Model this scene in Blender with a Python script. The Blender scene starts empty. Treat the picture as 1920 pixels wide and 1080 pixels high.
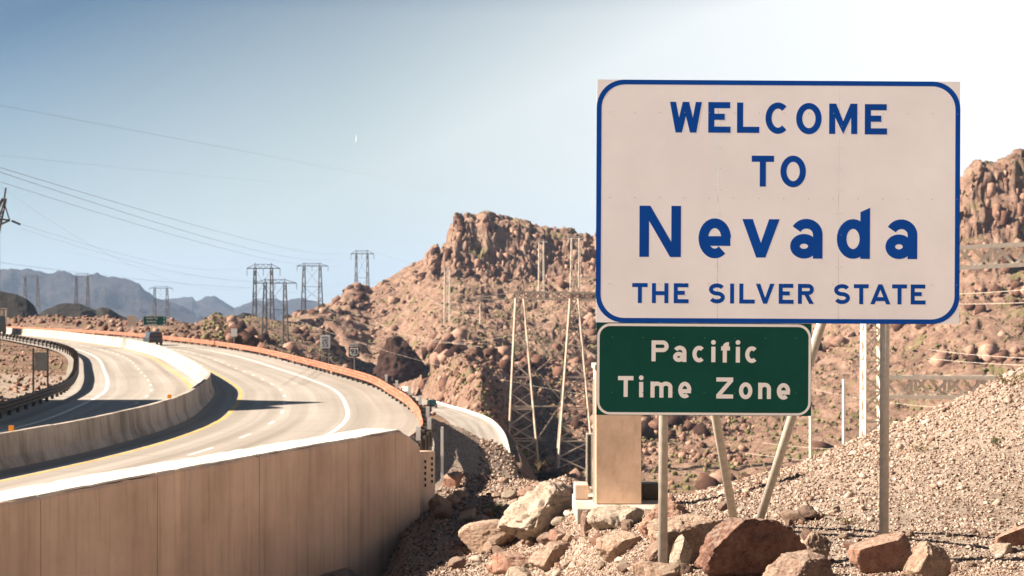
import bpy, math, random
import numpy as np
from mathutils import Vector, Matrix

# ------------------------------------------------------------------ camera, world, sun, exposure
S = bpy.context.scene
COL = S.collection
F, HY = 2667.0, 572.0            # focal length and horizon row, both in pixels of the 1920 wide frame
cam_d = bpy.data.cameras.new('camera'); cam = bpy.data.objects.new('camera', cam_d); COL.objects.link(cam)
cam.location = (0, 0, 0); cam.rotation_euler = (math.radians(90), 0, 0)
cam_d.lens = 50.0; cam_d.sensor_width = 36.0; cam_d.shift_y = (HY-540)/1920.0
cam_d.clip_start = 0.1; cam_d.clip_end = 30000
cam_d.dof.use_dof = True; cam_d.dof.focus_distance = 14.6; cam_d.dof.aperture_fstop = 3.6
S.camera = cam
SUN_EL = 34.5
SUN_AZ = math.radians(-2.8)       # 0: sun due -X; negative: a little behind the camera
sd = Vector((-math.cos(math.radians(SUN_EL))*math.cos(SUN_AZ), math.cos(math.radians(SUN_EL))*math.sin(SUN_AZ), math.sin(math.radians(SUN_EL))))
sun_d = bpy.data.lights.new('sun', 'SUN'); sun = bpy.data.objects.new('sun', sun_d); COL.objects.link(sun)
sun_d.energy = 5.0; sun_d.angle = math.radians(0.5); sun_d.color = (1.0, 0.88, 0.75)
sun.rotation_euler = sd.to_track_quat('Z', 'Y').to_euler()
W = bpy.data.worlds.new('World'); S.world = W; W.use_nodes = True
wn = W.node_tree; wn.nodes.clear()
def wnode(t, **k):
    n = wn.nodes.new(t)
    for a, b in k.items(): setattr(n, a, b)
    return n
sky = wnode('ShaderNodeTexSky', sky_type='NISHITA'); sky.sun_disc = False
sky.sun_elevation = math.radians(SUN_EL); sky.sun_rotation = math.atan2(sd.x, sd.y)
sky.air_density = 0.6; sky.dust_density = 0.2; sky.ozone_density = 1.6; sky.altitude = 600
SKY_S = 0.025
sc_ = wnode('ShaderNodeVectorMath', operation='SCALE'); sc_.inputs['Scale'].default_value = SKY_S
wn.links.new(sky.outputs[0], sc_.inputs[0])
tc = wnode('ShaderNodeTexCoord'); sx = wnode('ShaderNodeSeparateXYZ'); wn.links.new(tc.outputs['Generated'], sx.inputs[0])
def wmr(src, a, b, c, d, smooth=False):
    m = wnode('ShaderNodeMapRange'); m.interpolation_type = 'SMOOTHSTEP' if smooth else 'LINEAR'
    m.inputs[1].default_value = a; m.inputs[2].default_value = b; m.inputs[3].default_value = c; m.inputs[4].default_value = d
    wn.links.new(src, m.inputs[0]); return m.outputs[0]
xt = wmr(sx.outputs['X'], -0.45, 0.35, -0.36, 1.50)
zt1 = wmr(sx.outputs['Z'], 0.0, 0.22, 1.00, -0.12); zt2 = wmr(sx.outputs['Z'], 0.20, 0.45, 0.0, -2.0)
za = wnode('ShaderNodeMath', operation='ADD'); wn.links.new(zt1, za.inputs[0]); wn.links.new(zt2, za.inputs[1]); zt = za.outputs[0]
hx = wmr(sx.outputs['X'], -0.12, 0.30, 0.0, 1.0)
hm_ = wnode('ShaderNodeMix', data_type='RGBA'); wn.links.new(hx, hm_.inputs[0]); hm_.inputs[6].default_value = (0.185, 0.210, 0.207, 1); hm_.inputs[7].default_value = (0.305, 0.307, 0.310, 1)
ad = wnode('ShaderNodeMath', operation='ADD'); wn.links.new(xt, ad.inputs[0]); wn.links.new(zt, ad.inputs[1]); ad.use_clamp = True
mx = wnode('ShaderNodeMix', data_type='RGBA'); wn.links.new(ad.outputs[0], mx.inputs[0])
tnt = wnode('ShaderNodeVectorMath', operation='MULTIPLY'); tnt.inputs[1].default_value = (0.92, 1.03, 0.93); wn.links.new(sc_.outputs[0], tnt.inputs[0]); wn.links.new(tnt.outputs[0], mx.inputs[6]); wn.links.new(hm_.outputs[2], mx.inputs[7])
bg = wnode('ShaderNodeBackground'); bg.inputs[1].default_value = 1.0
wn.links.new(mx.outputs[2], bg.inputs[0])
wo = wnode('ShaderNodeOutputWorld'); wn.links.new(bg.outputs[0], wo.inputs[0])
S.view_settings.view_transform = 'Standard'; S.view_settings.look = 'None'
S.view_settings.exposure = 1.85; S.view_settings.gamma = 1.0; S.view_settings.use_curve_mapping = False
S.cycles.max_bounces = 6; S.cycles.diffuse_bounces = 4; S.cycles.use_denoising = True

rng = np.random.default_rng(7); random.seed(7)

# ------------------------------------------------------------------ helpers
def P(px, row, Y): return np.array([(px-960.0)/F*Y, Y, -(row-HY)/F*Y])
def link(o, parent=None):
    COL.objects.link(o)
    if parent is not None:
        o.parent = parent
    return o
def tag(o, label=None, cat=None, group=None, kind=None):
    if label: o['label'] = label
    if cat: o['category'] = cat
    if group: o['group'] = group
    if kind: o['kind'] = kind
    return o
def empty(name, loc=(0, 0, 0), rz=0.0):
    o = bpy.data.objects.new(name, None); COL.objects.link(o)
    o.location = loc; o.rotation_euler = (0, 0, rz); o.empty_display_size = 0.1
    return o
def mesh_np(name, V, Fc, mat, smooth=False, col=None, uv=None):
    """V (n,3); Fc list of index arrays, each (m,k) with constant k; col per-vertex float -> attribute 'tint'"""
    me = bpy.data.meshes.new(name)
    if not isinstance(Fc, (list, tuple)): Fc = [Fc]
    Fc = [np.asarray(f, dtype=np.int32) for f in Fc if len(f)]
    idx = np.concatenate([f.ravel() for f in Fc])
    tot = np.concatenate([np.full(len(f), f.shape[1], np.int32) for f in Fc])
    st = np.concatenate([[0], np.cumsum(tot)[:-1]]).astype(np.int32)
    me.vertices.add(len(V)); me.vertices.foreach_set('co', np.asarray(V, dtype=np.float32).ravel())
    me.loops.add(len(idx)); me.loops.foreach_set('vertex_index', idx)
    me.polygons.add(len(tot)); me.polygons.foreach_set('loop_start', st); me.polygons.foreach_set('loop_total', tot)
    if smooth: me.polygons.foreach_set('use_smooth', np.ones(len(tot), bool))
    if col is not None:
        a = me.attributes.new('tint', 'FLOAT', 'POINT'); a.data.foreach_set('value', np.asarray(col, dtype=np.float32))
    if uv is not None:
        u = me.uv_layers.new(name='UVMap'); u.data.foreach_set('uv', np.asarray(uv, dtype=np.float32)[idx].ravel())
    me.update(calc_edges=True); me.validate()
    if mat: me.materials.append(mat)
    return me
def obj_np(name, V, Fc, mat, parent=None, **k):
    return link(bpy.data.objects.new(name, mesh_np(name, V, Fc, mat, **k)), parent)

class MB:
    def __init__(s): s.v = []; s.f = []
    def add(s, vs, fs):
        b = len(s.v); s.v += [tuple(map(float, p)) for p in vs]; s.f += [tuple(b+i for i in f) for f in fs]; return s
    def box(s, c, size, rz=0.0, M=None):
        hx, hy, hz = [k/2 for k in size]
        ps = [Vector((x*hx, y*hy, z*hz)) for z in (-1, 1) for y in (-1, 1) for x in (-1, 1)]
        R = M if M is not None else Matrix.Rotation(rz, 3, 'Z')
        ps = [R @ p + Vector(c) for p in ps]
        return s.add(ps, [(0, 2, 3, 1), (4, 5, 7, 6), (0, 1, 5, 4), (2, 6, 7, 3), (0, 4, 6, 2), (1, 3, 7, 5)])
    def bar(s, a, b, t, t2=None, n=4):
        a = Vector(a); b = Vector(b); d = (b-a)
        if d.length < 1e-6: return s
        q = d.to_track_quat('Z', 'Y').to_matrix(); t2 = t if t2 is None else t2
        r = []
        for e, rad in ((a, t/2), (b, t2/2)):
            for k in range(n):
                an = 2*math.pi*(k+.5)/n; rr = rad*(1.41 if n == 4 else 1)
                r.append(q @ Vector((math.cos(an)*rr, math.sin(an)*rr, 0)) + e)
        fs = [(k, (k+1) % n, n+(k+1) % n, n+k) for k in range(n)] + [tuple(reversed(range(n))), tuple(range(n, 2*n))]
        return s.add(r, fs)
    def prism(s, pts, y0, y1):
        """polygon pts (x,z) extruded along y"""
        n = len(pts)
        vs = [(x, y0, z) for x, z in pts] + [(x, y1, z) for x, z in pts]
        return s.add(vs, [tuple(range(n)), tuple(reversed(range(n, 2*n)))] + [(k, n+k, n+(k+1) % n, (k+1) % n) for k in range(n)])
    def build(s, name, mat, parent=None, smooth=False, bevel=0.0):
        me = bpy.data.meshes.new(name); me.from_pydata(s.v, [], s.f); me.validate(); me.update()
        if mat: me.materials.append(mat)
        if bevel or True:
            import bmesh
            bm = bmesh.new(); bm.from_mesh(me); bmesh.ops.recalc_face_normals(bm, faces=bm.faces)
            if bevel: bmesh.ops.bevel(bm, geom=list(bm.edges), offset=bevel, segments=2, affect='EDGES', profile=.6)
            bm.to_mesh(me); bm.free()
        if smooth:
            for p in me.polygons: p.use_smooth = True
        return link(bpy.data.objects.new(name, me), parent)

# vectorised value noise
def _h(i, j, k, seed):
    n = (i.astype(np.int64)*374761393 + j.astype(np.int64)*668265263 + k.astype(np.int64)*2147483647 + seed*1274126177) & 0xffffffff
    n = ((n ^ (n >> 13))*1274126177) & 0xffffffff
    n = ((n ^ (n >> 16))*2246822519) & 0xffffffff
    return ((n ^ (n >> 15)) & 0xffff)/65535.0*2-1
def vnoise(p, seed=0):
    p = np.asarray(p); i = np.floor(p).astype(np.int64); f = p-i; f = f*f*f*(f*(f*6-15)+10)
    r = 0
    for a in (0, 1):
        wa = f[..., 0] if a else 1-f[..., 0]
        for b in (0, 1):
            wb = f[..., 1] if b else 1-f[..., 1]
            for c in (0, 1):
                wc = f[..., 2] if c else 1-f[..., 2]
                r = r + wa*wb*wc*_h(i[..., 0]+a, i[..., 1]+b, i[..., 2]+c, seed)
    return r
def fbm(p, oct=4, seed=0, ridged=False):
    r = 0; a = 1.0; p = np.asarray(p, dtype=np.float64); t = 0
    for o in range(oct):
        n = vnoise(p*(2.03**o)+o*17.3, seed+o)
        if ridged: n = 1-2*np.abs(n)
        r = r + n*a; t += a; a *= 0.52
    return r/t

# ------------------------------------------------------------------ materials
def newmat(name, rough=0.85, metal=0.0, spec=0.3):
    m = bpy.data.materials.new(name); m.use_nodes = True; nt = m.node_tree
    b = nt.nodes['Principled BSDF']; b.inputs['Roughness'].default_value = rough; b.inputs['Metallic'].default_value = metal
    b.inputs['Specular IOR Level'].default_value = spec
    return m, nt, b
def N(nt, t, **k):
    n = nt.nodes.new(t)
    for a, b in k.items(): setattr(n, a, b)
    return n
def ramp(nt, fac, stops):
    r = N(nt, 'ShaderNodeValToRGB'); e = r.color_ramp.elements
    while len(e) < len(stops): e.new(0.5)
    for q, (p, c) in zip(e, stops): q.position = p; q.color = tuple(c)+(1,) if len(c) == 3 else c
    nt.links.new(fac, r.inputs[0]); return r.outputs[0]
def noise(nt, vec, scale, detail=6, rough=.6, dist=0.0):
    n = N(nt, 'ShaderNodeTexNoise'); n.inputs['Scale'].default_value = scale; n.inputs['Detail'].default_value = detail
    n.inputs['Roughness'].default_value = rough; n.inputs['Distortion'].default_value = dist
    nt.links.new(vec, n.inputs['Vector']); return n.outputs['Fac']
def mixc(nt, fac, a, b, mode='MIX'):
    m = N(nt, 'ShaderNodeMix', data_type='RGBA', blend_type=mode)
    for v, s in ((fac, 0), (a, 6), (b, 7)):
        if isinstance(v, (int, float)): m.inputs[s].default_value = v
        elif isinstance(v, tuple): m.inputs[s].default_value = v if len(v) == 4 else v+(1,)
        else: nt.links.new(v, m.inputs[s])
    return m.outputs[2]
def bump(nt, b, h, strength=.5, dist=.02):
    n = N(nt, 'ShaderNodeBump'); n.inputs['Strength'].default_value = strength; n.inputs['Distance'].default_value = dist
    nt.links.new(h, n.inputs['Height']); nt.links.new(n.outputs[0], b.inputs['Normal'])
def ocoord(nt, world=False):
    if world: return N(nt, 'ShaderNodeNewGeometry').outputs['Position']
    return N(nt, 'ShaderNodeTexCoord').outputs['Object']
def mapped(nt, vec, sc):
    m = N(nt, 'ShaderNodeMapping'); m.inputs['Scale'].default_value = sc; nt.links.new(vec, m.inputs['Vector']); return m.outputs[0]
def plain(name, c, rough=.6, metal=0.0, var=.12, scale=3.0, spec=.3):
    m, nt, b = newmat(name, rough, metal, spec); v = ocoord(nt)
    f = noise(nt, v, scale)
    nt.links.new(ramp(nt, f, [(.3, tuple(x*(1-var) for x in c)), (.7, tuple(min(1, x*(1+var)) for x in c))]), b.inputs['Base Color'])
    return m
def rockmat(name, dark, mid, light, s=1.0, bstr=.6, bdist=.05, tint=False, green=None, world=True):
    m, nt, b = newmat(name, .92, 0, .15); v = ocoord(nt, world)
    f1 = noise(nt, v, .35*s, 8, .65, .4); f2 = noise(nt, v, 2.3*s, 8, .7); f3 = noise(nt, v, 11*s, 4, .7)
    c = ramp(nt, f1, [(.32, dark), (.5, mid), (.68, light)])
    c2 = ramp(nt, f2, [(.30, tuple(x*.45 for x in dark)), (.48, mid), (.62, light)])
    c = mixc(nt, .5, c, c2)
    if tint:
        a = N(nt, 'ShaderNodeAttribute', attribute_name='tint')
        c = mixc(nt, 1.0, c, ramp(nt, a.outputs['Fac'], [(0, (.16, .12, .11)), (.35, (.58, .46, .41)), (.7, (1, .96, .92)), (1, (1.35, 1.3, 1.25))]), 'MULTIPLY')
    if green:
        g = noise(nt, v, green[1], 5, .7); gr = ramp(nt, g, [(green[2], (0, 0, 0)), (green[2]+.08, (1, 1, 1))])
        c = mixc(nt, gr, c, green[0])
    nt.links.new(c, b.inputs['Base Color'])
    ad_ = N(nt, 'ShaderNodeMath', operation='ADD'); nt.links.new(f2, ad_.inputs[0]); nt.links.new(f3, ad_.inputs[1])
    bump(nt, b, ad_.outputs[0], bstr, bdist)
    return m

M = {}
M['gravel'] = rockmat('gravel_soil', (.12, .085, .062), (.26, .20, .155), (.38, .31, .255), s=4, bstr=.8, bdist=.03)
M['stone'] = rockmat('loose_stone', (.19, .125, .095), (.34, .265, .21), (.48, .41, .35), s=6, bstr=.5, bdist=.01, tint=True)
M['hill'] = rockmat('hillside_rock', (.055, .032, .024), (.26, .155, .108), (.40, .28, .205), s=.35, bstr=.9, bdist=.8, green=((.19, .16, .075), .09, .56))  # dark tone: rock varnish, deepened to paint in outcrop shadow on the slope
M['hillrock'] = rockmat('outcrop_rock', (.075, .043, .035), (.22, .135, .10), (.36, .245, .185), s=1.6, bstr=.35, bdist=.06, tint=True)  # dark blotches and low tints also paint shade into gaps between rocks
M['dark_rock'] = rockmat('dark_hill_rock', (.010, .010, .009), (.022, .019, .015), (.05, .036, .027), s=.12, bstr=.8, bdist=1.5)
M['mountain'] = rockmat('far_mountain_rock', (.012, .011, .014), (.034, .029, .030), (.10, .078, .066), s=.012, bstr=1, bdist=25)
M['plain'] = rockmat('desert_plain', (.22, .15, .11), (.30, .21, .15), (.36, .27, .2), s=.05)
M['shrub'] = plain('dry_scrub', (.13, .115, .045), .9, 0, .5, 1.0)
M['leaf'] = plain('green_leaf', (.075, .10, .04), .7, 0, .3, 8)
M['twig'] = plain('dry_twig', (.22, .15, .09), .9)
M['galv'] = plain('galvanised_steel', (.42, .38, .32), .5, .15, .18, 14)
M['galv_dark'] = plain('dark_steel', (.09, .075, .06), .6, .3, .3, 5)
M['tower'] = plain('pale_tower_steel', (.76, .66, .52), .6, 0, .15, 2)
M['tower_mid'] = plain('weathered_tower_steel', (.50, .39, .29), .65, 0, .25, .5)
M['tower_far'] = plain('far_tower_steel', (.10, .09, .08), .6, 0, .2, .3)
M['wire'] = plain('conductor_wire', (.22, .22, .23), .5, 0, .1, .1)
M['wire_pale'] = plain('pale_conductor', (.70, .60, .48), .5, 0, .1, .1)
M['black'] = plain('black_rubber', (.02, .02, .02), .7)
M['glass'] = plain('dark_window_glass', (.015, .02, .022), .08, 0, .1, 1, .6)
M['white_paint'] = plain('white_vehicle_paint', (.75, .74, .7), .35, 0, .05)
M['dark_paint'] = plain('dark_vehicle_paint', (.02, .03, .035), .3, 0, .2, 2, .5)
M['green_paint'] = plain('dark_green_vehicle_paint', (.006, .022, .019), .35, 0, .2, 2, .3)
M['red_lamp'] = plain('red_tail_lamp', (.4, .02, .02), .3)
M['orange'] = plain('orange_reflector', (.85, .30, .02), .4, 0, .1)
M['yellow_line'] = plain('yellow_road_paint', (.50, .31, .09), .75, 0, .25, 1.2)
M['white_line'] = plain('white_road_paint', (.62, .58, .53), .75, 0, .14, 1.2)
M['sign_white'] = plain('white_sign_sheeting', (.90, .85, .82), .5, 0, .055, 1.1, .25)
M['sign_blue'] = plain('blue_sign_film', (.001, .062, .33), .5, 0, .12, 1.6, .1)
M['sign_green'] = plain('green_sign_sheeting', (.004, .062, .043), .5, 0, .16, 1.2, .1)
M['sign_border'] = plain('pale_sign_legend', (.84, .77, .71), .45, 0, .03)
M['alu'] = plain('aluminium_panel', (.45, .45, .44), .45, .5)
M['rivet'] = plain('rivet_grey', (.36, .30, .27), .5)
M['rivet_green'] = plain('rivet_green', (.05, .22, .15), .5)
M['sign_small_white'] = plain('small_sign_white', (.80, .75, .68), .5, 0, .06)
M['sign_beige'] = plain('small_sign_beige', (.50, .37, .27), .5, 0, .08)
M['black_text'] = plain('black_legend', (.015, .015, .015), .6)

def concrete(name, c, streak_scale, uvbased=False, dirt=.55, grain=1.0):
    m, nt, b = newmat(name, .88, 0, .2)
    v = N(nt, 'ShaderNodeTexCoord').outputs['UV'] if uvbased else ocoord(nt, True)
    st = noise(nt, mapped(nt, v, streak_scale), 1.0, 6, .62)
    fine = noise(nt, mapped(nt, v, tuple(x*5 for x in streak_scale)), 1.0, 5, .7)
    bl = noise(nt, v, .5*grain, 6, .6)
    c1 = ramp(nt, st, [(.28, tuple(x*dirt for x in c)), (.5, c), (.75, tuple(min(.9, x*1.12) for x in c))])
    c2 = ramp(nt, bl, [(.3, tuple(x*.72 for x in (1, .98, .95))), (.6, (1, 1, 1))])
    c3 = ramp(nt, fine, [(.3, (.80, .78, .76)), (.5, (1, 1, 1))])
    nt.links.new(mixc(nt, 1, mixc(nt, 1, c1, c2, 'MULTIPLY'), c3, 'MULTIPLY'), b.inputs['Base Color'])
    bump(nt, b, noise(nt, v, 22*grain, 5, .7), .25, .01)
    return m
M['wall'] = concrete('board_formed_concrete', (.66, .475, .35), (1.5, 1.5, .07), dirt=.80)
M['median'] = concrete('median_concrete', (.43, .37, .31), (1.3, 1.3, .12), dirt=.42)
M['pillar'] = concrete('pillar_concrete', (.74, .52, .365), (1.2, 1.2, .5), dirt=.85, grain=3)
M['slab'] = concrete('slab_concrete', (.50, .42, .34), (1, 1, 1), dirt=.8)
M['coping'] = concrete('pale_coping_concrete', (.66, .60, .52), (1, 1, 1), dirt=.85)
# road: uv = (offset across, distance along)
m, nt, b = newmat('road_concrete', .8, 0, .25); uv = N(nt, 'ShaderNodeTexCoord').outputs['UV']
st = noise(nt, mapped(nt, uv, (1.3, .012, 1)), 1.0, 5, .6); bl = noise(nt, mapped(nt, uv, (.25, .05, 1)), 1.0, 6, .6); fn = noise(nt, uv, 9, 5, .7)
c1 = ramp(nt, st, [(.3, (.24, .205, .175)), (.5, (.32, .285, .245)), (.7, (.37, .335, .295))])
c2 = ramp(nt, bl, [(.3, (.82, .80, .77)), (.65, (1.05, 1.05, 1.05))])
sp = N(nt, 'ShaderNodeSeparateXYZ'); nt.links.new(uv, sp.inputs[0])
def mth(op, a, b_=None):
    q = N(nt, 'ShaderNodeMath', operation=op)
    for i, v_ in enumerate((a, b_)):
        if v_ is None: continue
        if isinstance(v_, (int, float)): q.inputs[i].default_value = v_
        else: nt.links.new(v_, q.inputs[i])
    return q.outputs[0]
jn = mth('LESS_THAN', mth('FRACT', mth('DIVIDE', sp.outputs['Y'], 4.6)), .012)
tr = mth('COSINE', mth('MULTIPLY', mth('SUBTRACT', mth('ABSOLUTE', mth('SUBTRACT', sp.outputs['X'], .1)), .55), 6.2832/1.45))
trc = ramp(nt, mth('MULTIPLY_ADD', tr, .5) if False else mth('ADD', mth('MULTIPLY', tr, .5), .5), [(.35, (1.03, 1.03, 1.03)), (.95, (.88, .87, .86))])
cc_ = mixc(nt, 1, mixc(nt, 1, c1, c2, 'MULTIPLY'), ramp(nt, fn, [(.3, (.88, .88, .88)), (.6, (1, 1, 1))]), 'MULTIPLY')
cc_ = mixc(nt, 1, cc_, trc, 'MULTIPLY'); cc_ = mixc(nt, jn, cc_, (.16, .13, .105))
nt.links.new(cc_, b.inputs['Base Color'])
bump(nt, b, fn, .15, .01); M['road'] = m
m, nt, b = newmat('rusty_rail_steel', .6, .25, .3); v = ocoord(nt, True)
f = noise(nt, mapped(nt, v, (.8, .8, 6)), 1.0, 6, .6)
nt.links.new(ramp(nt, f, [(.3, (.20, .065, .03)), (.5, (.34, .13, .075)), (.7, (.40, .19, .12))]), b.inputs['Base Color']); M['rust'] = m
m, nt, b = newmat('shaded_dark_rail', .65, .25, .3); v = ocoord(nt, True)
nt.links.new(ramp(nt, noise(nt, v, 1.0, 6, .6), [(.3, (.03, .024, .02)), (.7, (.09, .06, .045))]), b.inputs['Base Color']); M['darkrail'] = m  # shade of the side turned from the sun is put into this colour
def boulder_mat(name, dark, mid, light, sc=3.0, moss=None):
    m, nt, b = newmat(name, .9, 0, .2); v = ocoord(nt, False)
    f1 = noise(nt, v, sc*.6, 8, .7, .6); f2 = noise(nt, v, sc*3.5, 8, .75, .3); f3 = noise(nt, v, sc*14, 6, .75)
    c = ramp(nt, f1, [(.3, dark), (.48, mid), (.66, light)])
    c2 = ramp(nt, f2, [(.34, tuple(x*.5 for x in dark)), (.5, mid), (.64, light)])
    c = mixc(nt, .45, c, c2)
    c = mixc(nt, 1, c, ramp(nt, f3, [(.33, (.45, .40, .38)), (.45, (1, 1, 1))]), 'MULTIPLY')
    dv = N(nt, 'ShaderNodeVectorMath', operation='MULTIPLY_ADD'); nz = N(nt, 'ShaderNodeTexNoise'); nz.inputs['Scale'].default_value = 2.5; nz.inputs['Detail'].default_value = 5
    nt.links.new(v, nz.inputs['Vector']); nt.links.new(nz.outputs['Color'], dv.inputs[0]); dv.inputs[1].default_value = (.45, .45, .45); nt.links.new(v, dv.inputs[2])
    vo = N(nt, 'ShaderNodeTexVoronoi', feature='DISTANCE_TO_EDGE'); vo.inputs['Scale'].default_value = 2.1; nt.links.new(dv.outputs[0], vo.inputs['Vector'])
    ck = ramp(nt, vo.outputs['Distance'], [(.0, (.30, .26, .24)), (.030, (1, 1, 1))]); msk = ramp(nt, noise(nt, v, 1.7, 3), [(.46, (1, 1, 1)), (.56, (0, 0, 0))])
    c = mixc(nt, msk, c, mixc(nt, 1, c, ck, 'MULTIPLY'))
    dust = N(nt, 'ShaderNodeSeparateXYZ'); gn = N(nt, 'ShaderNodeNewGeometry'); nt.links.new(gn.outputs['Normal'], dust.inputs[0])
    dn = N(nt, 'ShaderNodeMath', operation='MULTIPLY'); nt.links.new(ramp(nt, dust.outputs['Z'], [(.35, (0, 0, 0)), (.9, (.75, .75, .75))]), dn.inputs[0]); nt.links.new(ramp(nt, f2, [(.38, (0, 0, 0)), (.6, (1, 1, 1))]), dn.inputs[1])
    c = mixc(nt, dn.outputs[0], c, (.42, .33, .25))
    nt.links.new(c, b.inputs['Base Color'])
    a = N(nt, 'ShaderNodeMath', operation='MULTIPLY_ADD'); nt.links.new(f3, a.inputs[0]); a.inputs[1].default_value = .5; nt.links.new(f2, a.inputs[2])
    bump(nt, b, a.outputs[0], 1.0, .05)
    return m
M['b_tan'] = boulder_mat('tan_boulder', (.24, .135, .09), (.38, .25, .175), (.48, .37, .28))
M['b_red'] = boulder_mat('red_boulder', (.19, .085, .055), (.34, .18, .125), (.44, .28, .21))
M['b_dark'] = boulder_mat('dark_red_boulder', (.075, .04, .033), (.21, .105, .075), (.36, .21, .15), 4)
M['b_pale'] = boulder_mat('pale_boulder', (.29, .20, .145), (.42, .33, .25), (.52, .44, .36))
M['b_brown'] = boulder_mat('brown_boulder', (.14, .08, .062), (.27, .17, .125), (.38, .265, .20))

# ------------------------------------------------------------------ road geometry
C0 = np.array([(-21, 22), (-19.2, 30), (-17.3, 38), (-15.9, 44.3), (-15.2, 48), (-14.7, 52), (-14.4, 57), (-14.5, 63), (-15.6, 72.3), (-18.2, 86.9), (-20.3, 94.7), (-26.2, 114.5), (-35.2, 143), (-44.8, 168), (-57.8, 196), (-73.8, 228), (-90, 254), (-122, 298), (-165, 350)], float)
def spline(C, n=1500, smooth=0):
    d = np.r_[0, np.cumsum(np.hypot(*np.diff(C[:, :2], axis=0).T))]
    t = np.linspace(0, d[-1], n); m_ = np.gradient(C, d, axis=0)
    i = np.clip(np.searchsorted(d, t, side='right')-1, 0, len(d)-2); h = d[i+1]-d[i]; u = ((t-d[i])/h)[:, None]; h = h[:, None]
    R = (2*u**3-3*u**2+1)*C[i]+(u**3-2*u*u+u)*h*m_[i]+(-2*u**3+3*u*u)*C[i+1]+(u**3-u*u)*h*m_[i+1]
    if smooth:
        k = np.hanning(smooth); k /= k.sum()
        for a in range(R.shape[1]):
            e = np.r_[2*R[0, a]-R[smooth//2:0:-1, a], R[:, a], 2*R[-1, a]-R[-2:-smooth//2-1:-1, a]]
            R[:, a] = np.convolve(e, k, 'same')[smooth//2:smooth//2+len(R)]
    return R, t
CL, CT = spline(C0, 1500, 31)
TG = np.gradient(CL, axis=0); TG /= np.hypot(*TG.T)[:, None]
NR = np.stack([TG[:, 1], -TG[:, 0]], 1)           # unit normal pointing to the right carriageway
def at(s, d):
    x = np.interp(s, CT, CL[:, 0]); y = np.interp(s, CT, CL[:, 1]); nx = np.interp(s, CT, NR[:, 0]); ny = np.interp(s, CT, NR[:, 1])
    return x+nx*d, y+ny*d
RZ = -5.15
S_OFF = 16.3                                       # arc length in CT of the point called s=0 in the traces
def road_d(X, Y):
    """signed distance to the median line (coarse)"""
    P2 = np.stack([X.ravel(), Y.ravel()], 1); D = CL[::12]; n_ = NR[::12]; out = np.empty(len(P2))
    for a in range(0, len(P2), 60000):
        q = P2[a:a+60000]; dd = ((q[:, None, :]-D[None])**2).sum(2); i = dd.argmin(1)
        out[a:a+60000] = ((q-D[i])*n_[i]).sum(1)
        far = np.sqrt(dd[np.arange(len(q)), i]); out[a:a+60000] = np.where(far > np.abs(out[a:a+60000])+3, np.sign(out[a:a+60000]+1e-9)*far, out[a:a+60000])
    return out.reshape(X.shape)
def d_edge(s): return np.interp(s, [0, 8, 14.5, 17, 28, 35, 42, 55, 300], [11.2, 12.5, 13.8, 14.0, 12.4, 11.3, 10.6, 10.0, 10.4])
def strip(name, d0, d1, s0, s1, z, mat, parent=None, step=1.0, nd=2):
    ss = np.arange(s0, s1+step, step); ds = np.linspace(d0, d1, nd); V = []; UV = []
    for s in ss:
        for d in ds:
            x, y = at(s, d); V.append((x, y, z)); UV.append((d, s))
    n = len(ss); q = np.arange((n-1)*(nd)).reshape(n-1, nd)[:, :nd-1].ravel()
    Fq = np.stack([q, q+1, q+nd+1, q+nd], 1)
    return obj_np(name, V, Fq[:, ::-1], mat, parent, uv=UV)
def sweep(name, prof, ss, z0, mat, parent=None, closed=True, caps=True, smooth=False, uvb=False):
    """profile (d,z) swept along the road line"""
    n = len(prof); V = []
    for s in ss:
        for d, z in prof:
            x, y = at(s, d); V.append((x, y, z0+z))
    Fq = []
    for a in range(len(ss)-1):
        for k in range(n if closed else n-1):
            k2 = (k+1) % n; Fq.append((a*n+k, a*n+k2, (a+1)*n+k2, (a+1)*n+k))
    mb = MB(); mb.v = [tuple(map(float, p)) for p in V]; mb.f = Fq
    if closed and caps: mb.f += [tuple(reversed(range(n))), tuple((len(ss)-1)*n+k for k in range(n))]
    return mb.build(name, mat, parent, smooth=smooth)

# road edges: left -8.6 .. right +10.3
def road_sheet():
    ss = np.arange(0, CT[-1], 1.0); V = []; UV = []; nd = 14
    for s in ss:
        for d in np.linspace(-9.2, d_edge(s), nd):
            x, y = at(s, d); V.append((x, y, RZ)); UV.append((d, s))
    n = len(ss); q = np.arange((n-1)*nd).reshape(n-1, nd)[:, :nd-1].ravel()
    return obj_np('road', V, np.stack([q, q+1, q+nd+1, q+nd], 1)[:, ::-1], M['road'], uv=UV)
road = tag(road_sheet(), kind='structure')
# painted lines
LM = []
LM.append(strip('edge_line', 1.42, 1.60, 0, CT[-1], RZ+.004, M['yellow_line'], road))
LM.append(strip('edge_line', 7.00, 7.20, 0, CT[-1], RZ+.004, M['white_line'], road))
LM.append(strip('edge_line', -1.42, -1.22, 0, CT[-1], RZ+.004, M['yellow_line'], road))
LM.append(strip('edge_line', -6.50, -6.28, 0, CT[-1], RZ+.004, M['white_line'], road))
for s in np.arange(4, 250, 6.0):
    strip('lane_dash', 3.88, 4.02, s, s+1.6, RZ+.004, M['white_line'], road, step=.8)
    strip('lane_dash', -3.78, -3.64, s+1, s+2.6, RZ+.004, M['white_line'], road, step=.8)

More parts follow.
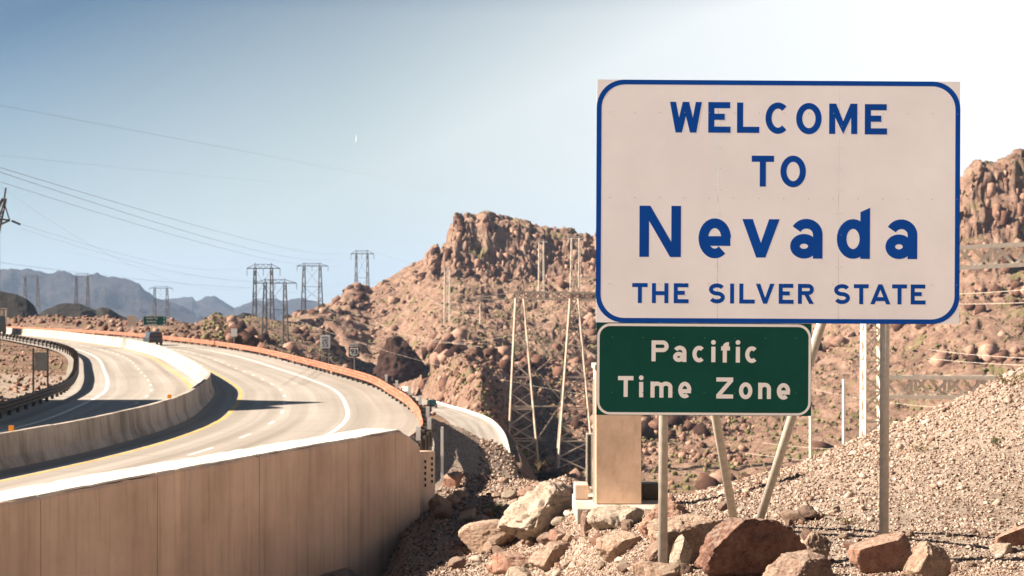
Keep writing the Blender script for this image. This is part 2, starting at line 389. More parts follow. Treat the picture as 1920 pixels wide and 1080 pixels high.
# ------------------------------------------------------------------ terrain table: column -> [(Y, row)] or [(Y, None, z)]
z_ = None
NEARFRONT = lambda zz: [(-40, z_, -1.6), (0.5, z_, -1.7), (8, z_, zz)]
TB = {
 -1500: [(-40, z_, -5.3), (60, z_, -5.3), (300, z_, -4), (600, z_, 0), (2500, z_, -10)],
 -100: [(-40, z_, -5.4), (60, z_, -5.3), (250, z_, -5.15), (300, z_, -3.6), (360, z_, -3.2), (450, z_, -5), (650, z_, -30), (900, z_, -61), (2500, z_, -61.5)],
 0: [(-40, z_, -5.4), (60, z_, -5.3), (250, z_, -5.15), (285, 618), (310, 608), (350, 603), (420, 606), (650, z_, -30), (900, z_, -61), (2500, z_, -61.5)],
 100: [(-40, z_, -5.4), (60, z_, -5.3), (250, z_, -5.15), (270, 620), (300, 606), (340, 598), (420, 604), (650, z_, -30), (900, z_, -61), (2500, z_, -61.5)],
 200: [(-40, z_, -5.4), (60, z_, -5.3), (245, z_, -5.15), (290, 612), (330, 600), (400, 603), (650, z_, -30), (900, z_, -61), (2500, z_, -61.5)],
 260: [(-40, z_, -5.4), (60, z_, -5.3), (225, z_, -5.2), (280, 620), (340, 611), (420, 611), (650, z_, -30), (900, z_, -61), (2500, z_, -61.5)],
 320: [(-40, z_, -5.4), (60, z_, -5.3), (205, z_, -5.2), (260, 624), (300, 612), (350, 605), (400, 606), (650, z_, -30), (900, z_, -61), (2500, z_, -61.5)],
 365: [(-40, z_, -5.4), (60, z_, -5.3), (195, z_, -5.3), (260, 632), (320, 620), (400, 611), (440, 611), (650, z_, -30), (900, z_, -61), (2500, z_, -61.5)],
 400: [(-40, z_, -5.6), (60, z_, -5.5), (180, z_, -5.4), (220, 640), (300, 622), (400, 602), (440, 592), (480, 593), (650, z_, -30), (900, z_, -61), (2500, z_, -61.5)],
 470: [(-40, z_, -6), (60, z_, -5.8), (150, z_, -5.6), (220, z_, -8), (350, 648), (430, 620), (500, 600), (560, 595), (650, z_, -30), (900, z_, -61), (2500, z_, -61.5)],
 540: [(-40, z_, -6), (60, z_, -6), (130, z_, -6), (220, z_, -13), (360, 672), (440, 640), (520, 615), (600, 602), (660, 598), (900, z_, -14), (1500, z_, -60), (2500, z_, -61.5)],
 600: [(-40, z_, -6), (60, z_, -6), (110, z_, -7), (220, z_, -18), (380, 700), (450, 660), (520, 620), (600, 590), (660, 576), (900, z_, -14), (1500, z_, -60), (2500, z_, -61.5)],
 650: [(-40, z_, -6), (40, z_, -6), (90, z_, -8), (200, z_, -20), (400, 715), (470, 690), (540, 640), (600, 595), (650, 560), (690, 548), (900, z_, -10), (1500, z_, -60), (2500, z_, -61.5)],
 700: [(-40, z_, -5.5), (20, z_, -5.8), (33, z_, -6.8), (60, z_, -7), (100, z_, -12), (200, z_, -22), (400, z_, -28), (470, 722), (500, 705), (540, 680), (600, 610), (640, 560), (670, 542), (780, z_, 0), (1500, z_, -60), (2500, z_, -61.5)],
 720: [(-40, z_, -3), (.5, z_, -2.5), (10, z_, -3.8), (20, z_, -5.6), (28, z_, -6.3), (33.5, 1084), (38, z_, -6.4), (60, z_, -7.2), (100, z_, -12), (200, z_, -22), (400, z_, -28.5), (470, 728), (490, 726), (503, 703), (540, 682), (600, 605), (640, 550), (670, 531), (800, z_, 0), (1500, z_, -60), (2500, z_, -61.5)],
 760: [(-40, z_, -2.5), (.5, z_, -2.4), (10, z_, -3.5), (20, z_, -5.0), (29, 1088), (34, 1012), (38, z_, -5.7), (60, z_, -7.0), (100, z_, -11), (200, z_, -20), (350, z_, -27), (430, 744), (445, 742), (460, 702), (490, 694), (540, 640), (610, 560), (650, 517), (670, 508), (800, z_, 0), (1500, z_, -60), (2500, z_, -61.5)],
 800: [(-40, z_, -2), (.5, z_, -2.3), (10, z_, -3.4), (20, z_, -4.6), (29, 1086), (32.5, 1022), (36.3, 965), (45, 925), (60, z_, -7.0), (100, z_, -10.5), (200, z_, -18), (325, 757), (345, 755), (358, 703), (390, 694), (460, 655), (540, 590), (620, 520), (655, 487), (800, z_, 5), (1500, z_, -60), (2500, z_, -61.5)],
 820: [(-40, z_, -2), (.5, z_, -2.3), (10, z_, -3.4), (20, z_, -4.6), (29, 1086), (32.5, 1018), (36.3, 958), (45, 920), (60, 893), (100, 850), (150, 818), (200, 797), (280, 767), (300, 762), (316, 706), (345, 698), (420, 655), (500, 600), (580, 540), (630, 498), (655, 480), (800, z_, 8), (1500, z_, -60), (2500, z_, -61.5)],
 870: [(-40, z_, -2), (.5, z_, -2.2), (10, z_, -3.3), (20, z_, -4.5), (29, 1086), (32, 1030), (35, 975), (38, 938), (45, 910), (60, 882), (80, 856), (120, 830), (150, 814), (195, 800), (212, 796), (235, 722), (260, 703), (340, 680), (420, 640), (500, 590), (570, 545), (605, 515), (625, 405), (640, 386), (680, 400), (800, z_, 10), (1500, z_, -60), (2500, z_, -61.5)],
 900: [(-40, z_, -2), (.5, z_, -2.2), (10, z_, -3.2), (20, z_, -4.4), (28.5, 1088), (32, 1025), (35, 972), (38, 936), (45, 908), (60, 884), (80, 866), (120, 842), (160, 822), (188, 804), (200, 802), (240, 760), (290, 712), (340, 700), (420, 660), (500, 610), (580, 560), (612, 520), (630, 420), (650, 398), (800, z_, 12), (1500, z_, -60), (2500, z_, -61.5)],
 930: [(-40, z_, -2), (.5, z_, -2.1), (10, z_, -3.1), (20, z_, -4.3), (28, 1088), (31.5, 1030), (34.5, 975), (38, 934), (45, 906), (60, 882), (80, 862), (100, 851), (120, 846), (140, 846), (168, 820), (176, 818), (185, 838), (210, 840), (240, 820), (300, 760), (350, 710), (430, 665), (500, 620), (570, 570), (610, 525), (630, 420), (650, 403), (800, z_, 12), (1500, z_, -60), (2500, z_, -61.5)],
 960: [(-40, z_, -1.9), (.5, z_, -2.0), (10, z_, -3.0), (20, z_, -4.2), (27.5, 1088), (31, 1033), (34, 975), (38, 932), (43, 912), (50, 897), (60, 886), (80, 872), (100, 866), (120, 870), (160, 885), (200, 885), (250, 862), (287, 830), (320, 790), (370, 712), (440, 665), (500, 625), (570, 575), (610, 530), (630, 430), (650, 410), (800, z_, 12), (1500, z_, -60), (2500, z_, -61.5)],
 1000: [(-40, z_, -1.8), (.5, z_, -1.9), (10, z_, -2.7), (20, z_, -4.0), (26.5, 1088), (30, 1030), (33, 975), (37, 930), (42, 907), (50, 905), (60, 925), (80, 955), (120, 960), (180, 940), (240, 900), (287, 866), (340, 800), (390, 715), (450, 665), (520, 610), (580, 560), (615, 525), (632, 440), (650, 416), (800, z_, 12), (1500, z_, -60), (2500, z_, -61.5)],
 1060: [(-40, z_, -1.8), (.5, z_, -1.8), (8, z_, -2.3), (16, z_, -3.15), (23, 1086), (27.5, 1010), (31, 955), (34, 923), (37, 903), (41, 898), (50, 930), (70, 975), (120, 990), (180, 955), (240, 912), (287, 868), (340, 806), (400, 740), (460, 670), (520, 610), (580, 550), (615, 520), (632, 450), (650, 431), (800, z_, 12), (1500, z_, -60), (2500, z_, -61.5)],
 1117: [(-40, z_, -1.7), (.5, z_, -1.7), (8, z_, -2.15), (14, z_, -2.8), (18, 1082), (22, 1005), (24.5, 962), (26, 945), (30, 930), (36, 915), (40, 918), (45, 950), (70, 990), (120, 1000), (180, 960), (230, 925), (287, 870), (340, 810), (400, 740), (460, 680), (520, 600), (570, 545), (615, 500), (650, 440), (800, z_, 12), (1500, z_, -60), (2500, z_, -61.5)],
 1210: [(-40, z_, -1.7), (.5, z_, -1.7), (8, z_, -2.0), (14, 1085), (18, 1015), (22, 968), (26, 945), (30, 936), (34, 940), (45, 980), (80, 1020), (180, 990), (225, 935), (287, 872), (340, 805), (400, 743), (460, 688), (520, 612), (600, 540), (650, 455), (800, z_, 12), (1500, z_, -60), (2500, z_, -61.5)],
 1300: [(-40, z_, -1.7), (.5, z_, -1.7), (8, z_, -2.0), (14, 1082), (17, 1015), (20, 978), (24, 948), (28, 932), (32, 934), (45, 980), (80, 1020), (180, 990), (225, 932), (287, 868), (350, 800), (400, 743), (460, 690), (520, 630), (600, 550), (650, 465), (800, z_, 12), (1500, z_, -60), (2500, z_, -61.5)],
 1400: [(-40, z_, -1.7), (.5, z_, -1.7), (8, z_, -2.0), (14, 1080), (17, 1000), (20, 960), (24, 925), (28, 905), (32, 900), (38, 915), (60, 960), (120, 990), (180, 980), (225, 930), (290, 866), (350, 800), (400, 740), (460, 690), (520, 640), (600, 560), (650, 470), (800, z_, 12), (1500, z_, -60), (2500, z_, -61.5)],
 1500: [(-40, z_, -1.7), (.5, z_, -1.7), (8, z_, -2.0), (14, 1078), (17, 988), (20, 940), (24, 898), (28, 878), (31, 873), (38, 895), (60, 940), (120, 980), (200, z_, -29), (240, 905), (290, 850), (340, 790), (390, 735), (440, 690), (480, 650), (540, 600), (600, 520), (800, z_, 12), (1500, z_, -60), (2500, z_, -61.5)],
 1600: [(-40, z_, -1.6), (.5, z_, -1.7), (8, z_, -2.0), (14, 1076), (17, 985), (20, 925), (24, 868), (28, 835), (31, 828), (38, 850), (60, 920), (120, 970), (200, z_, -28), (240, 885), (290, 835), (330, 785), (370, 740), (400, 700), (440, 650), (490, 600), (560, 480), (800, z_, 12), (1500, z_, -60), (2500, z_, -61.5)],
 1700: [(-40, z_, -1.5), (.5, z_, -1.6), (8, z_, -1.95), (14, 1074), (17, 984), (20, 910), (24, 840), (28, 795), (31, 788), (38, 810), (60, 900), (120, 960), (200, z_, -27), (240, 875), (290, 820), (330, 770), (360, 730), (390, 680), (420, 630), (460, 570), (500, 450), (540, 380), (800, z_, 12), (1500, z_, -60), (2500, z_, -61.5)],
 1800: [(-40, z_, -1.4), (.5, z_, -1.5), (8, z_, -1.9), (14, 1072), (17, 981), (20, 895), (24, 806), (28, 756), (31, 748), (38, 770), (60, 880), (120, 950), (200, z_, -26), (240, 850), (290, 800), (320, 750), (350, 700), (380, 640), (400, 600), (420, 560), (440, 480), (455, 332), (470, 322), (520, 340), (800, z_, 12), (1500, z_, -60), (2500, z_, -61.5)],
 1860: [(-40, z_, -1.3), (.5, z_, -1.4), (8, z_, -1.85), (14, 1071), (17, 978), (20, 888), (24, 788), (28, 728), (31, 718), (38, 740), (60, 870), (120, 950), (200, z_, -26), (240, 850), (290, 795), (320, 745), (350, 690), (380, 630), (400, 590), (420, 540), (440, 470), (455, 318), (470, 307), (520, 330), (800, z_, 12), (1500, z_, -60), (2500, z_, -61.5)],
 1930: [(-40, z_, -1.2), (.5, z_, -1.3), (8, z_, -1.8), (14, 1068), (17, 975), (20, 880), (24, 768), (28, 697), (31, 686), (38, 715), (60, 870), (120, 950), (200, z_, -26), (240, 850), (290, 790), (320, 740), (350, 680), (380, 620), (400, 580), (420, 530), (440, 460), (455, 310), (470, 293), (520, 320), (800, z_, 12), (1500, z_, -60), (2500, z_, -61.5)],
 2300: [(-40, z_, -.6), (.5, z_, -.8), (8, z_, -1.3), (14, z_, -1.4), (20, z_, -.9), (28, z_, .9), (34, z_, 1.1), (60, z_, -4), (120, z_, -16), (200, z_, -25), (300, z_, -20), (400, z_, 0), (455, z_, 48), (520, z_, 50), (800, z_, 30), (1500, z_, -60), (2500, z_, -61.5)],
 4000: [(-40, z_, .5), (.5, z_, .5), (20, z_, 2), (40, z_, 2.5), (80, z_, -3), (200, z_, -20), (400, z_, 5), (455, z_, 40), (800, z_, 40), (1500, z_, -60), (2500, z_, -61.5)],
}
COLS = np.array(sorted(TB), float)
def yk(Y): return np.log(np.asarray(Y, float)+60.0)
YS = np.unique(np.concatenate([np.linspace(-40, 10, 12), np.geomspace(10, 60, 240), np.geomspace(60, 200, 90), np.linspace(200, 700, 420), np.geomspace(700, 2500, 30)]))
ZC = np.zeros((len(COLS), len(YS)))
for i, c in enumerate(COLS):
    e = [(t[0], t[2] if len(t) == 3 else -(t[1]-HY)/F*t[0]) for t in TB[int(c)]]
    ZC[i] = np.interp(YS, [a for a, _ in e], [b for _, b in e])
kk = np.hanning(7); kk /= kk.sum()
for i in range(len(COLS)):
    e = np.r_[[ZC[i, 0]]*3, ZC[i], [ZC[i, -1]]*3]; ZC[i] = np.convolve(e, kk, 'valid')
SKY1 = np.array([(560, 592), (600, 577), (625, 566), (640, 557), (645, 545), (652, 538), (665, 535), (680, 540), (692, 548), (700, 543), (740, 520), (775, 500), (798, 488), (800, 482), (808, 474), (815, 470), (822, 480), (826, 484), (832, 470), (838, 466), (840, 440), (846, 425), (852, 412), (854, 394), (862, 386), (872, 384), (884, 391), (890, 400), (896, 401), (905, 396), (918, 398), (934, 404), (950, 406), (985, 411), (1010, 417), (1035, 423), (1062, 429), (1090, 434), (1117, 441)], float)
SKY2 = np.array([(1760, 350), (1800, 330), (1812, 316), (1825, 309), (1838, 307), (1850, 312), (1865, 315), (1872, 308), (1885, 306), (1895, 300), (1905, 292), (1920, 294), (1940, 300), (2000, 290)], float)
def bumpw(Y, a, b, c, d): return np.interp(Y, [a, b, c, d], [0, 1, 1, 0])
def base_z(c, Y):
    """terrain height for image column c and distance Y, both arrays of one shape"""
    c = np.clip(c, COLS[0], COLS[-1]); i = np.clip(np.searchsorted(COLS, c, side='right')-1, 0, len(COLS)-2)
    u = (c-COLS[i])/(COLS[i+1]-COLS[i]); yi = np.interp(Y, YS, np.arange(len(YS))); j = np.clip(yi.astype(int), 0, len(YS)-2); v = yi-j
    def zc(i): return ZC[i, j]*(1-v)+ZC[i, j+1]*v
    return zc(i)*(1-u)+zc(i+1)*u
def terrain(X, Y):
    Ys = np.maximum(Y, 7.0); c = 960+F*X/Ys
    wf = np.clip((Y-250)/80, 0, 1)
    q_ = np.stack([X/26, Y/26, X*0], -1); cw = 1-np.clip((Y-585)/30, 0, 1)*(c > 780)*(c < 1200)-np.clip((Y-430)/20, 0, 1)*(c > 1700)
    c = c+wf*np.clip(cw, 0, 1)*(fbm(q_, 3, 61)*22*(np.clip((c-600)/100, 0, 1)))
    z = base_z(c, Y); w2 = np.clip((Y-330)/80, 0, 1)*np.clip((c-640)/60, 0, 1)
    z = z*(1-w2)+w2*(base_z(c-36, Y)+base_z(c-18, Y)+base_z(c, Y)+base_z(c+18, Y)+base_z(c+36, Y))/5
    # crest lines
    for SK, Yc, win in ((SKY1, 650, (600, 622, 668, 760)), (SKY2, 470, (436, 453, 480, 560))):
        inr = (c > SK[0, 0]) & (c < SK[-1, 0])
        if inr.any():
            cc = c[inr]; zt = -(np.interp(cc, SK[:, 0], SK[:, 1])+np.interp(cc, [600, 640, 780, 850, 1117, 1760, 1900], [4, 6, 8, 8, 14, 8, 6])-HY)/F*Yc; zb = base_z(cc, np.full_like(cc, Yc))
            dz = (zt-zb); 
            z[inr] += dz*bumpw(Y[inr], *win)
    z = z-3.6*np.interp(c, [640, 690, 790, 830], [0, 1, 1, 0])*np.interp(Y, [200, 260, 455, 466], [0, 1, 1, 0])
    # relief noise
    far = np.clip((Y-200)/150, 0, 1); p = np.stack([X, Y, z], -1)
    left = np.clip((700-c)/200, 0, 1); calm = 1-.75*left
    crest = np.clip((Y-590)/30, 0, 1)*np.clip((c-780)/60, 0, 1)+np.clip((Y-435)/20, 0, 1)*np.clip((c-1700)/60, 0, 1)
    crest = np.clip(crest, 0, 1)
    z = z+far*calm*(fbm(p/38.0, 4, 3)*3.2*(1-.85*crest)+fbm(p/13.0, 4, 9, True)*(1.6+.5*crest)+fbm(p/4.5, 3, 21, True)*(1.3+1.3*crest)+fbm(p/1.7, 2, 23, True)*(.45+.4*crest))
    near = 1-np.clip((Y-60)/60, 0, 1)
    z = z+near*(fbm(p/2.2, 4, 5)*.09+fbm(p/.5, 3, 6)*.03)*np.clip(Y/12, .2, 1)+(1-near)*(1-far)*(fbm(p/7, 4, 8)*.5+fbm(p/2, 3, 18)*.2)
    return z
OR = np.array([(560, 560, -31), (640, 530, -30.0), (690, 505, -28.8), (735, 470, -28.6), (775, 388, -25.7), (815, 292, -21.0), (850, 236, -18.1), (885, 196, -16.5), (900, 172, -16.2), (903, 150, -16.4)], float)
ORP = np.stack([(OR[:, 0]-960)/F*OR[:, 1], OR[:, 1], OR[:, 2]], 1)
ORC, ORT = spline(ORP, 260, 11)
def full_z(X, Y):
    z = terrain(X, Y)
    # the road corridor
    m_ = (Y < 420) & (Y > -45); d = np.full(X.shape, 99.0); d[m_] = road_d(X[m_], Y[m_])
    dl = np.where(d < 0, -d-9.4, d-d_edge(Y-21.6)+.2); w = np.clip(dl/8, 0, 1)
    near_ = (d > 0) & (Y < 80); wl = np.where(near_, np.clip(dl/np.interp(Y, [38, 80], [.5, 8]), 0, 1), w)
    flat = RZ-.28
    z = np.where(m_ & (dl < 8), flat*(1-wl)+z*wl, z)
    # the old road
    q = (Y > 100) & (Y < 560) & (np.abs(X) < 160)
    if q.any():
        A = np.stack([X[q], Y[q]], 1); out = z[q]; D = ORC[:, :2]
        for a in range(0, len(A), 60000):
            dd = np.sqrt(((A[a:a+60000, None]-D[None])**2).sum(2)); i = dd.argmin(1); r = dd[np.arange(len(i)), i]
            w = np.clip((r-4.2)/4, 0, 1); out[a:a+60000] = (ORC[i, 2]-.22)*(1-w)+out[a:a+60000]*w
        z[q] = out
    return z
def seq(*parts): return np.unique(np.concatenate([np.arange(a, b, s) for a, b, s in parts]))
def sheet(name, cols, Ys, mat, shift, warp=False):
    cc, yy = np.meshgrid(cols, Ys); X = (cc-960)/F*(yy+shift); Y = yy+0.0
    Z = full_z(X, Y)
    V = np.stack([X, Y, Z], -1)
    if warp:
        p = V/6.0; a = np.clip((Y-260)/120, 0, 1)*np.clip((Y.max()-Y)/30, 0, 1)
        V[..., 0] += a*fbm(p, 3, 31)*1.6; V[..., 1] += a*fbm(p+40, 3, 32)*2.2; p2 = V/2.6; V[..., 1] += a*fbm(p2, 3, 33, True)*1.5
    n, k = len(Ys), len(cols); q = (np.arange(n-1)[:, None]*k+np.arange(k-1)[None]).ravel()
    Fq = np.stack([q, q+1, q+k+1, q+k], 1)
    return obj_np(name, V.reshape(-1, 3), Fq, mat, smooth=True)
# near ground: fan with its apex behind the camera
SH = 14.0
ncol = seq((-9000, -600, 500), (-600, 500, 40), (500, 2060, 4), (2060, 3000, 40), (3000, 9000, 400))
NY = np.unique(np.concatenate([np.linspace(-12, 10, 16), np.geomspace(10, 40, 190), np.geomspace(40, 110, 60)]))
tag(sheet('ground', ncol, NY, M['gravel'], SH), kind='structure')
hcol = seq((-2600, -100, 100), (-100, 760, 4), (760, 1130, 2), (1130, 1510, 4), (1510, 1960, 3), (1960, 3800, 80))
HYS = np.unique(np.concatenate([np.geomspace(108, 220, 60), np.linspace(220, 600, 230), np.linspace(600, 680, 60), np.geomspace(680, 2400, 22)]))
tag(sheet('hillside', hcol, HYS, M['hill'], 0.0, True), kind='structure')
mb = MB(); mb.add([(-12000, -8000, -62), (12000, -8000, -62), (12000, 14000, -62), (-12000, 14000, -62)], [(0, 1, 2, 3)])
tag(mb.build('desert_plain', M['plain']), kind='structure')

def ground_at(px, row, ymin=12.0, ymax=60.0):
    """distance at which the ground passes this image row"""
    ys = np.geomspace(ymin, ymax, 260); X = (px-960)/F*ys; z = full_z(X, ys); r = HY-z*F/ys
    k = np.where(r <= row)[0]
    i = k[0] if len(k) else int(np.argmin(np.abs(r-row)))
    return ys[i], z[i]

# ------------------------------------------------------------------ dark hills and mountains
def mound(name, ridge, Y0, zbase, D, mat, nse, step=3, seed=0, label=None):
    ridge = np.array(ridge, float); cs = np.arange(ridge[0, 0], ridge[-1, 0]+.1, step); ks = np.linspace(-1, 1, 61)
    top = np.interp(cs, ridge[:, 0], ridge[:, 1]); zt = -(top-HY)/F*Y0
    kk_, cc = np.meshgrid(ks, cs, indexing='ij'); zt = np.broadcast_to(zt, cc.shape)
    Y = Y0+kk_*D; X = (cc-960)/F*Y
    prof = np.clip(1-np.abs(kk_)**1.25, 0, 1)
    e = np.clip(np.minimum(cc-cs[0], cs[-1]-cc)/(12*step), 0, 1)
    Z = zbase+(zt-zbase)*prof
    p = np.stack([X, Y, Z*2], -1)/nse[0]
    Z = Z+(fbm(p, 5, seed, True)-.1)*nse[1]*np.clip(prof*2.5, 0, 1)*(1-.55*np.exp(-(kk_/.12)**2))
    n, k = kk_.shape; q = (np.arange(n-1)[:, None]*k+np.arange(k-1)[None]).ravel()
    o = obj_np(name, np.stack([X, Y, Z], -1).reshape(-1, 3), np.stack([q, q+1, q+k+1, q+k], 1), mat, smooth=True)
    tag(o, kind='structure'); return o
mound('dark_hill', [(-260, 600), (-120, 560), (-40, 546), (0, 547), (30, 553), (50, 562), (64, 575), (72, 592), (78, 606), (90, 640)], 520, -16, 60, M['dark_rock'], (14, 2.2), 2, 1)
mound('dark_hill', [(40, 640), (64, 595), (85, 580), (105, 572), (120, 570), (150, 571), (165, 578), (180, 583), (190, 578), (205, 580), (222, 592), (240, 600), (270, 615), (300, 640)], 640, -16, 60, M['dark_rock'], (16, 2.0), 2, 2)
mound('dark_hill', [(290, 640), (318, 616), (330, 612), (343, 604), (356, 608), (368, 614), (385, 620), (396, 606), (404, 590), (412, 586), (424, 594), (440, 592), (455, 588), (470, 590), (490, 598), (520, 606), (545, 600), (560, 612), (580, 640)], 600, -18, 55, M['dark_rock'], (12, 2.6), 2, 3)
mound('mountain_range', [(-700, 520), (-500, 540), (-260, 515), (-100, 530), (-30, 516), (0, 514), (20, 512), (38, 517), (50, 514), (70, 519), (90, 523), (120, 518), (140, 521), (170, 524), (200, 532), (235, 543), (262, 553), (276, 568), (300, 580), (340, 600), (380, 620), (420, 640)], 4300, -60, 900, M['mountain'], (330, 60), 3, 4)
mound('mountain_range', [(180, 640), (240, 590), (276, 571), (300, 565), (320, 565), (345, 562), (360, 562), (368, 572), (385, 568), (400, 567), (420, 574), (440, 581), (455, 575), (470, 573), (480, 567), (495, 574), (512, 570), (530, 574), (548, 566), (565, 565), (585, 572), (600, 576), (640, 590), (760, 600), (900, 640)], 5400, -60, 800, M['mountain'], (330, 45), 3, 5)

# rock bluff standing beside the road, left of the picture: its shadow lies across both carriageways
def bluff():
    ys = np.linspace(30, 100, 141); xs = np.linspace(-64, -33, 60)
    XX, YY = np.meshgrid(xs, ys)
    reach = np.interp(ys, [30, 55, 66, 68.6, 69.2, 70.2, 71.0, 72.6, 73.6, 75.2, 76.2, 77.6, 78.2, 100], [-21, -16.9, -16.6, -16.4, -14.2, -12.8, -11.8, -12.9, -12.2, -10.2, -12.0, -14.8, -60, -60])
    h = np.tan(math.radians(SUN_EL))*(reach+42.0); h = np.where(ys > 78.0, np.interp(ys, [78, 80, 88, 94], [9.5, 8.5, 6.5, 0]), h)
    prof = np.interp(xs, [-64, -56, -44, -42, -40, -36.5, -33], [0, .8, .98, 1, .93, .35, 0])
    Z = RZ-.4+h[:, None]*prof[None]
    nz = fbm(np.stack([XX, YY, Z], -1)/4.0, 4, 77, True)*.9*(np.abs(XX+42) > 1.2)
    XX2 = XX+fbm(np.stack([XX, YY, Z], -1)/5.0, 3, 78)*1.0*(np.abs(XX+42) > 1.2)
    # sun comes slightly from behind the camera: shear so that the shadow edges still fall on the rows above
    YY2 = YY-np.tan(-SUN_AZ)*0
    n, k = XX.shape; q = (np.arange(n-1)[:, None]*k+np.arange(k-1)[None]).ravel()
    o = obj_np('rock_bluff', np.stack([XX2, YY2+28*math.tan(SUN_AZ), Z+nz*(Z > RZ)], -1).reshape(-1, 3), np.stack([q, q+1, q+k+1, q+k], 1), M['hillrock'], col=np.full(XX.size, .5))
    tag(o, kind='structure')
bluff()

# ------------------------------------------------------------------ haze
mb = MB(); mb.box((0, 3000, 110), (16000, 14000, 350))
hz = mb.build('haze', None); tag(hz, kind='stuff')
hm = bpy.data.materials.new('haze_air'); hm.use_nodes = True; hm.node_tree.nodes.clear()
pv = hm.node_tree.nodes.new('ShaderNodeVolumePrincipled'); pv.inputs['Density'].default_value = 0.00008
pv.inputs['Color'].default_value = (.44, .61, .88, 1); pv.inputs['Anisotropy'].default_value = 0.0
ho = hm.node_tree.nodes.new('ShaderNodeOutputMaterial'); hm.node_tree.links.new(pv.outputs[0], ho.inputs['Volume']); hz.data.materials.append(hm)

# ------------------------------------------------------------------ near retaining wall with its coping
def near_wall():
    pts = np.array([(-14.0, 4.0), (-12.2, 10.0), (-10.4, 16.0), (-8.05, 22.2), (-5.55, 28.6), (-3.45, 33.6), (-2.35, 36.3)])
    pl, t = spline(pts, 200, 9); L = t[-1]
    root = tag(empty('concrete_barrier', (0, 0, 0)), 'long brown board formed concrete barrier running from the lower left corner beside the road', 'barrier')
    tg = np.gradient(pl, axis=0); tg /= np.hypot(*tg.T)[:, None]; nr = np.stack([tg[:, 1], -tg[:, 0]], 1)
    def q(s): return (np.array([np.interp(s, t, pl[:, k]) for k in (0, 1)]), np.array([np.interp(s, t, nr[:, k]) for k in (0, 1)]))
    joints = [0, 4, 8, 12, 16, 20.2, 23.4, 26.9, 30.6, 33.0, L]
    for a, b in zip(joints[:-1], joints[1:]):
        if b <= a+.2: continue
        ss = np.linspace(a+.008, b-.008, max(3, int((b-a)*5))); V = []; Fq = []
        prof = [(0, -9.4), (0, -6), (0, -4.2), (0, -3.17), (-.03, -3.12), (-.96, -3.12), (-1.0, -4.2), (-1.02, -5.4), (-1.02, -9.4)]
        n = len(prof)
        for s in ss:
            p, nn = q(s); drop = np.interp(s, [L-1.1, L], [0, .47])
            for k, (d, z) in enumerate(prof):
                jit = .016*vnoise(np.array([s*3.2, z*3, 1.0])) if k in (3, 4) else 0
                zz = z-(drop if z > -4 else 0)+jit*1.6
                V.append((p[0]+nn[0]*(d+jit*.6), p[1]+nn[1]*(d+jit*.6), zz))
        for i in range(len(ss)-1):
            for k in range(n):
                k2 = (k+1) % n; Fq.append((i*n+k, i*n+k2, (i+1)*n+k2, (i+1)*n+k))
        m_ = MB(); m_.v = V; m_.f = Fq+[tuple(range(n)), tuple((len(ss)-1)*n+k for k in range(n))]
        m_.build('wall_panel', M['wall'], root)
        # pale coping sheet on the panel
        V = []; Fq = []; pr = [(-.035, -3.117), (-.05, -3.085), (-.94, -3.085), (-.955, -3.117)]
        for s in ss:
            p, nn = q(s); drop = np.interp(s, [L-1.1, L], [0, .47]); j = .03*vnoise(np.array([s*3.2, 3.3, 1.0]))
            for d, z in pr: V.append((p[0]+nn[0]*(d+j*(d > -.1)), p[1]+nn[1]*(d+j*(d > -.1)), z-drop+j*.5))
        for i in range(len(ss)-1):
            for k in range(4):
                k2 = (k+1) % 4; Fq.append((i*4+k, i*4+k2, (i+1)*4+k2, (i+1)*4+k))
        m_ = MB(); m_.v = V; m_.f = Fq+[(0, 1, 2, 3), tuple((len(ss)-1)*4+k for k in range(4))]
        m_.build('coping', M['coping'], root)
    # end block that takes the rail
    a = np.array((-2.45, 36.34)); b = np.array((-2.08, 38.55)); d = (b-a)/np.hypot(*(b-a)); nn = np.array((d[1], -d[0]))
    m_ = MB(); c = [a, b, b-nn*.42, a-nn*.42]; zt = (-3.72, -3.66)
    vs = [(p[0], p[1], -8.2) for p in c]+[(c[0][0], c[0][1], -3.75), (c[1][0], c[1][1], -3.95), (c[2][0], c[2][1], -3.95), (c[3][0], c[3][1], -3.75)]
    m_.add(vs, [(0, 1, 5, 4), (1, 2, 6, 5), (2, 3, 7, 6), (3, 0, 4, 7), (4, 5, 6, 7), (3, 2, 1, 0)])
    eb = m_.build('end_block', M['wall'], root, bevel=.02)
    for k in range(5):
        for u in (.42, .78):
            p = a+(b-a)*u+nn*.012; m_ = MB(); m_.bar((p[0], p[1], -4.10-.155*k), (p[0]+nn[0]*.03, p[1]+nn[1]*.03, -4.10-.155*k), .085, n=8)
            m_.build('bolt', M['black'], eb)
near_wall()

# ------------------------------------------------------------------ median barrier
def median():
    root = tag(empty('median_barrier', (0, 0, 0)), 'curved grey concrete median barrier between the two carriageways', 'barrier')
    prof = [(.0, 0), (-.03, .09), (-.17, .36), (-.24, 1.10), (-.43, 1.10), (-.50, .36), (-.64, .09), (-.67, 0)]
    s = 0.0; segs = []
    while s < 262:
        ln = 1.9 if s < 60 else 6.0; segs.append((s, s+ln)); s += ln
    for a, b_ in segs:
        r = .02*random.random(); pr = [(d, z+(r if z > 1 else 0)) for d, z in prof]
        sweep('barrier_segment', pr, np.linspace(a+.012, b_-.012, 4), RZ, M['median'], root)
    for px, row in ((20, 805), (318, 761)):
        ang = None; best = min(np.arange(0, 60, .2), key=lambda s: abs((lambda x, y: 960+F*x/y)(*at(s, -.33))-px) + (0 if at(s, -.33)[1] < 66 else 1e3))
        x, y = at(best, -.33); m_ = MB(); m_.box((x, y, RZ+1.21), (.16, .05, .17)); m_.build('reflector', M['orange'], root)
median()

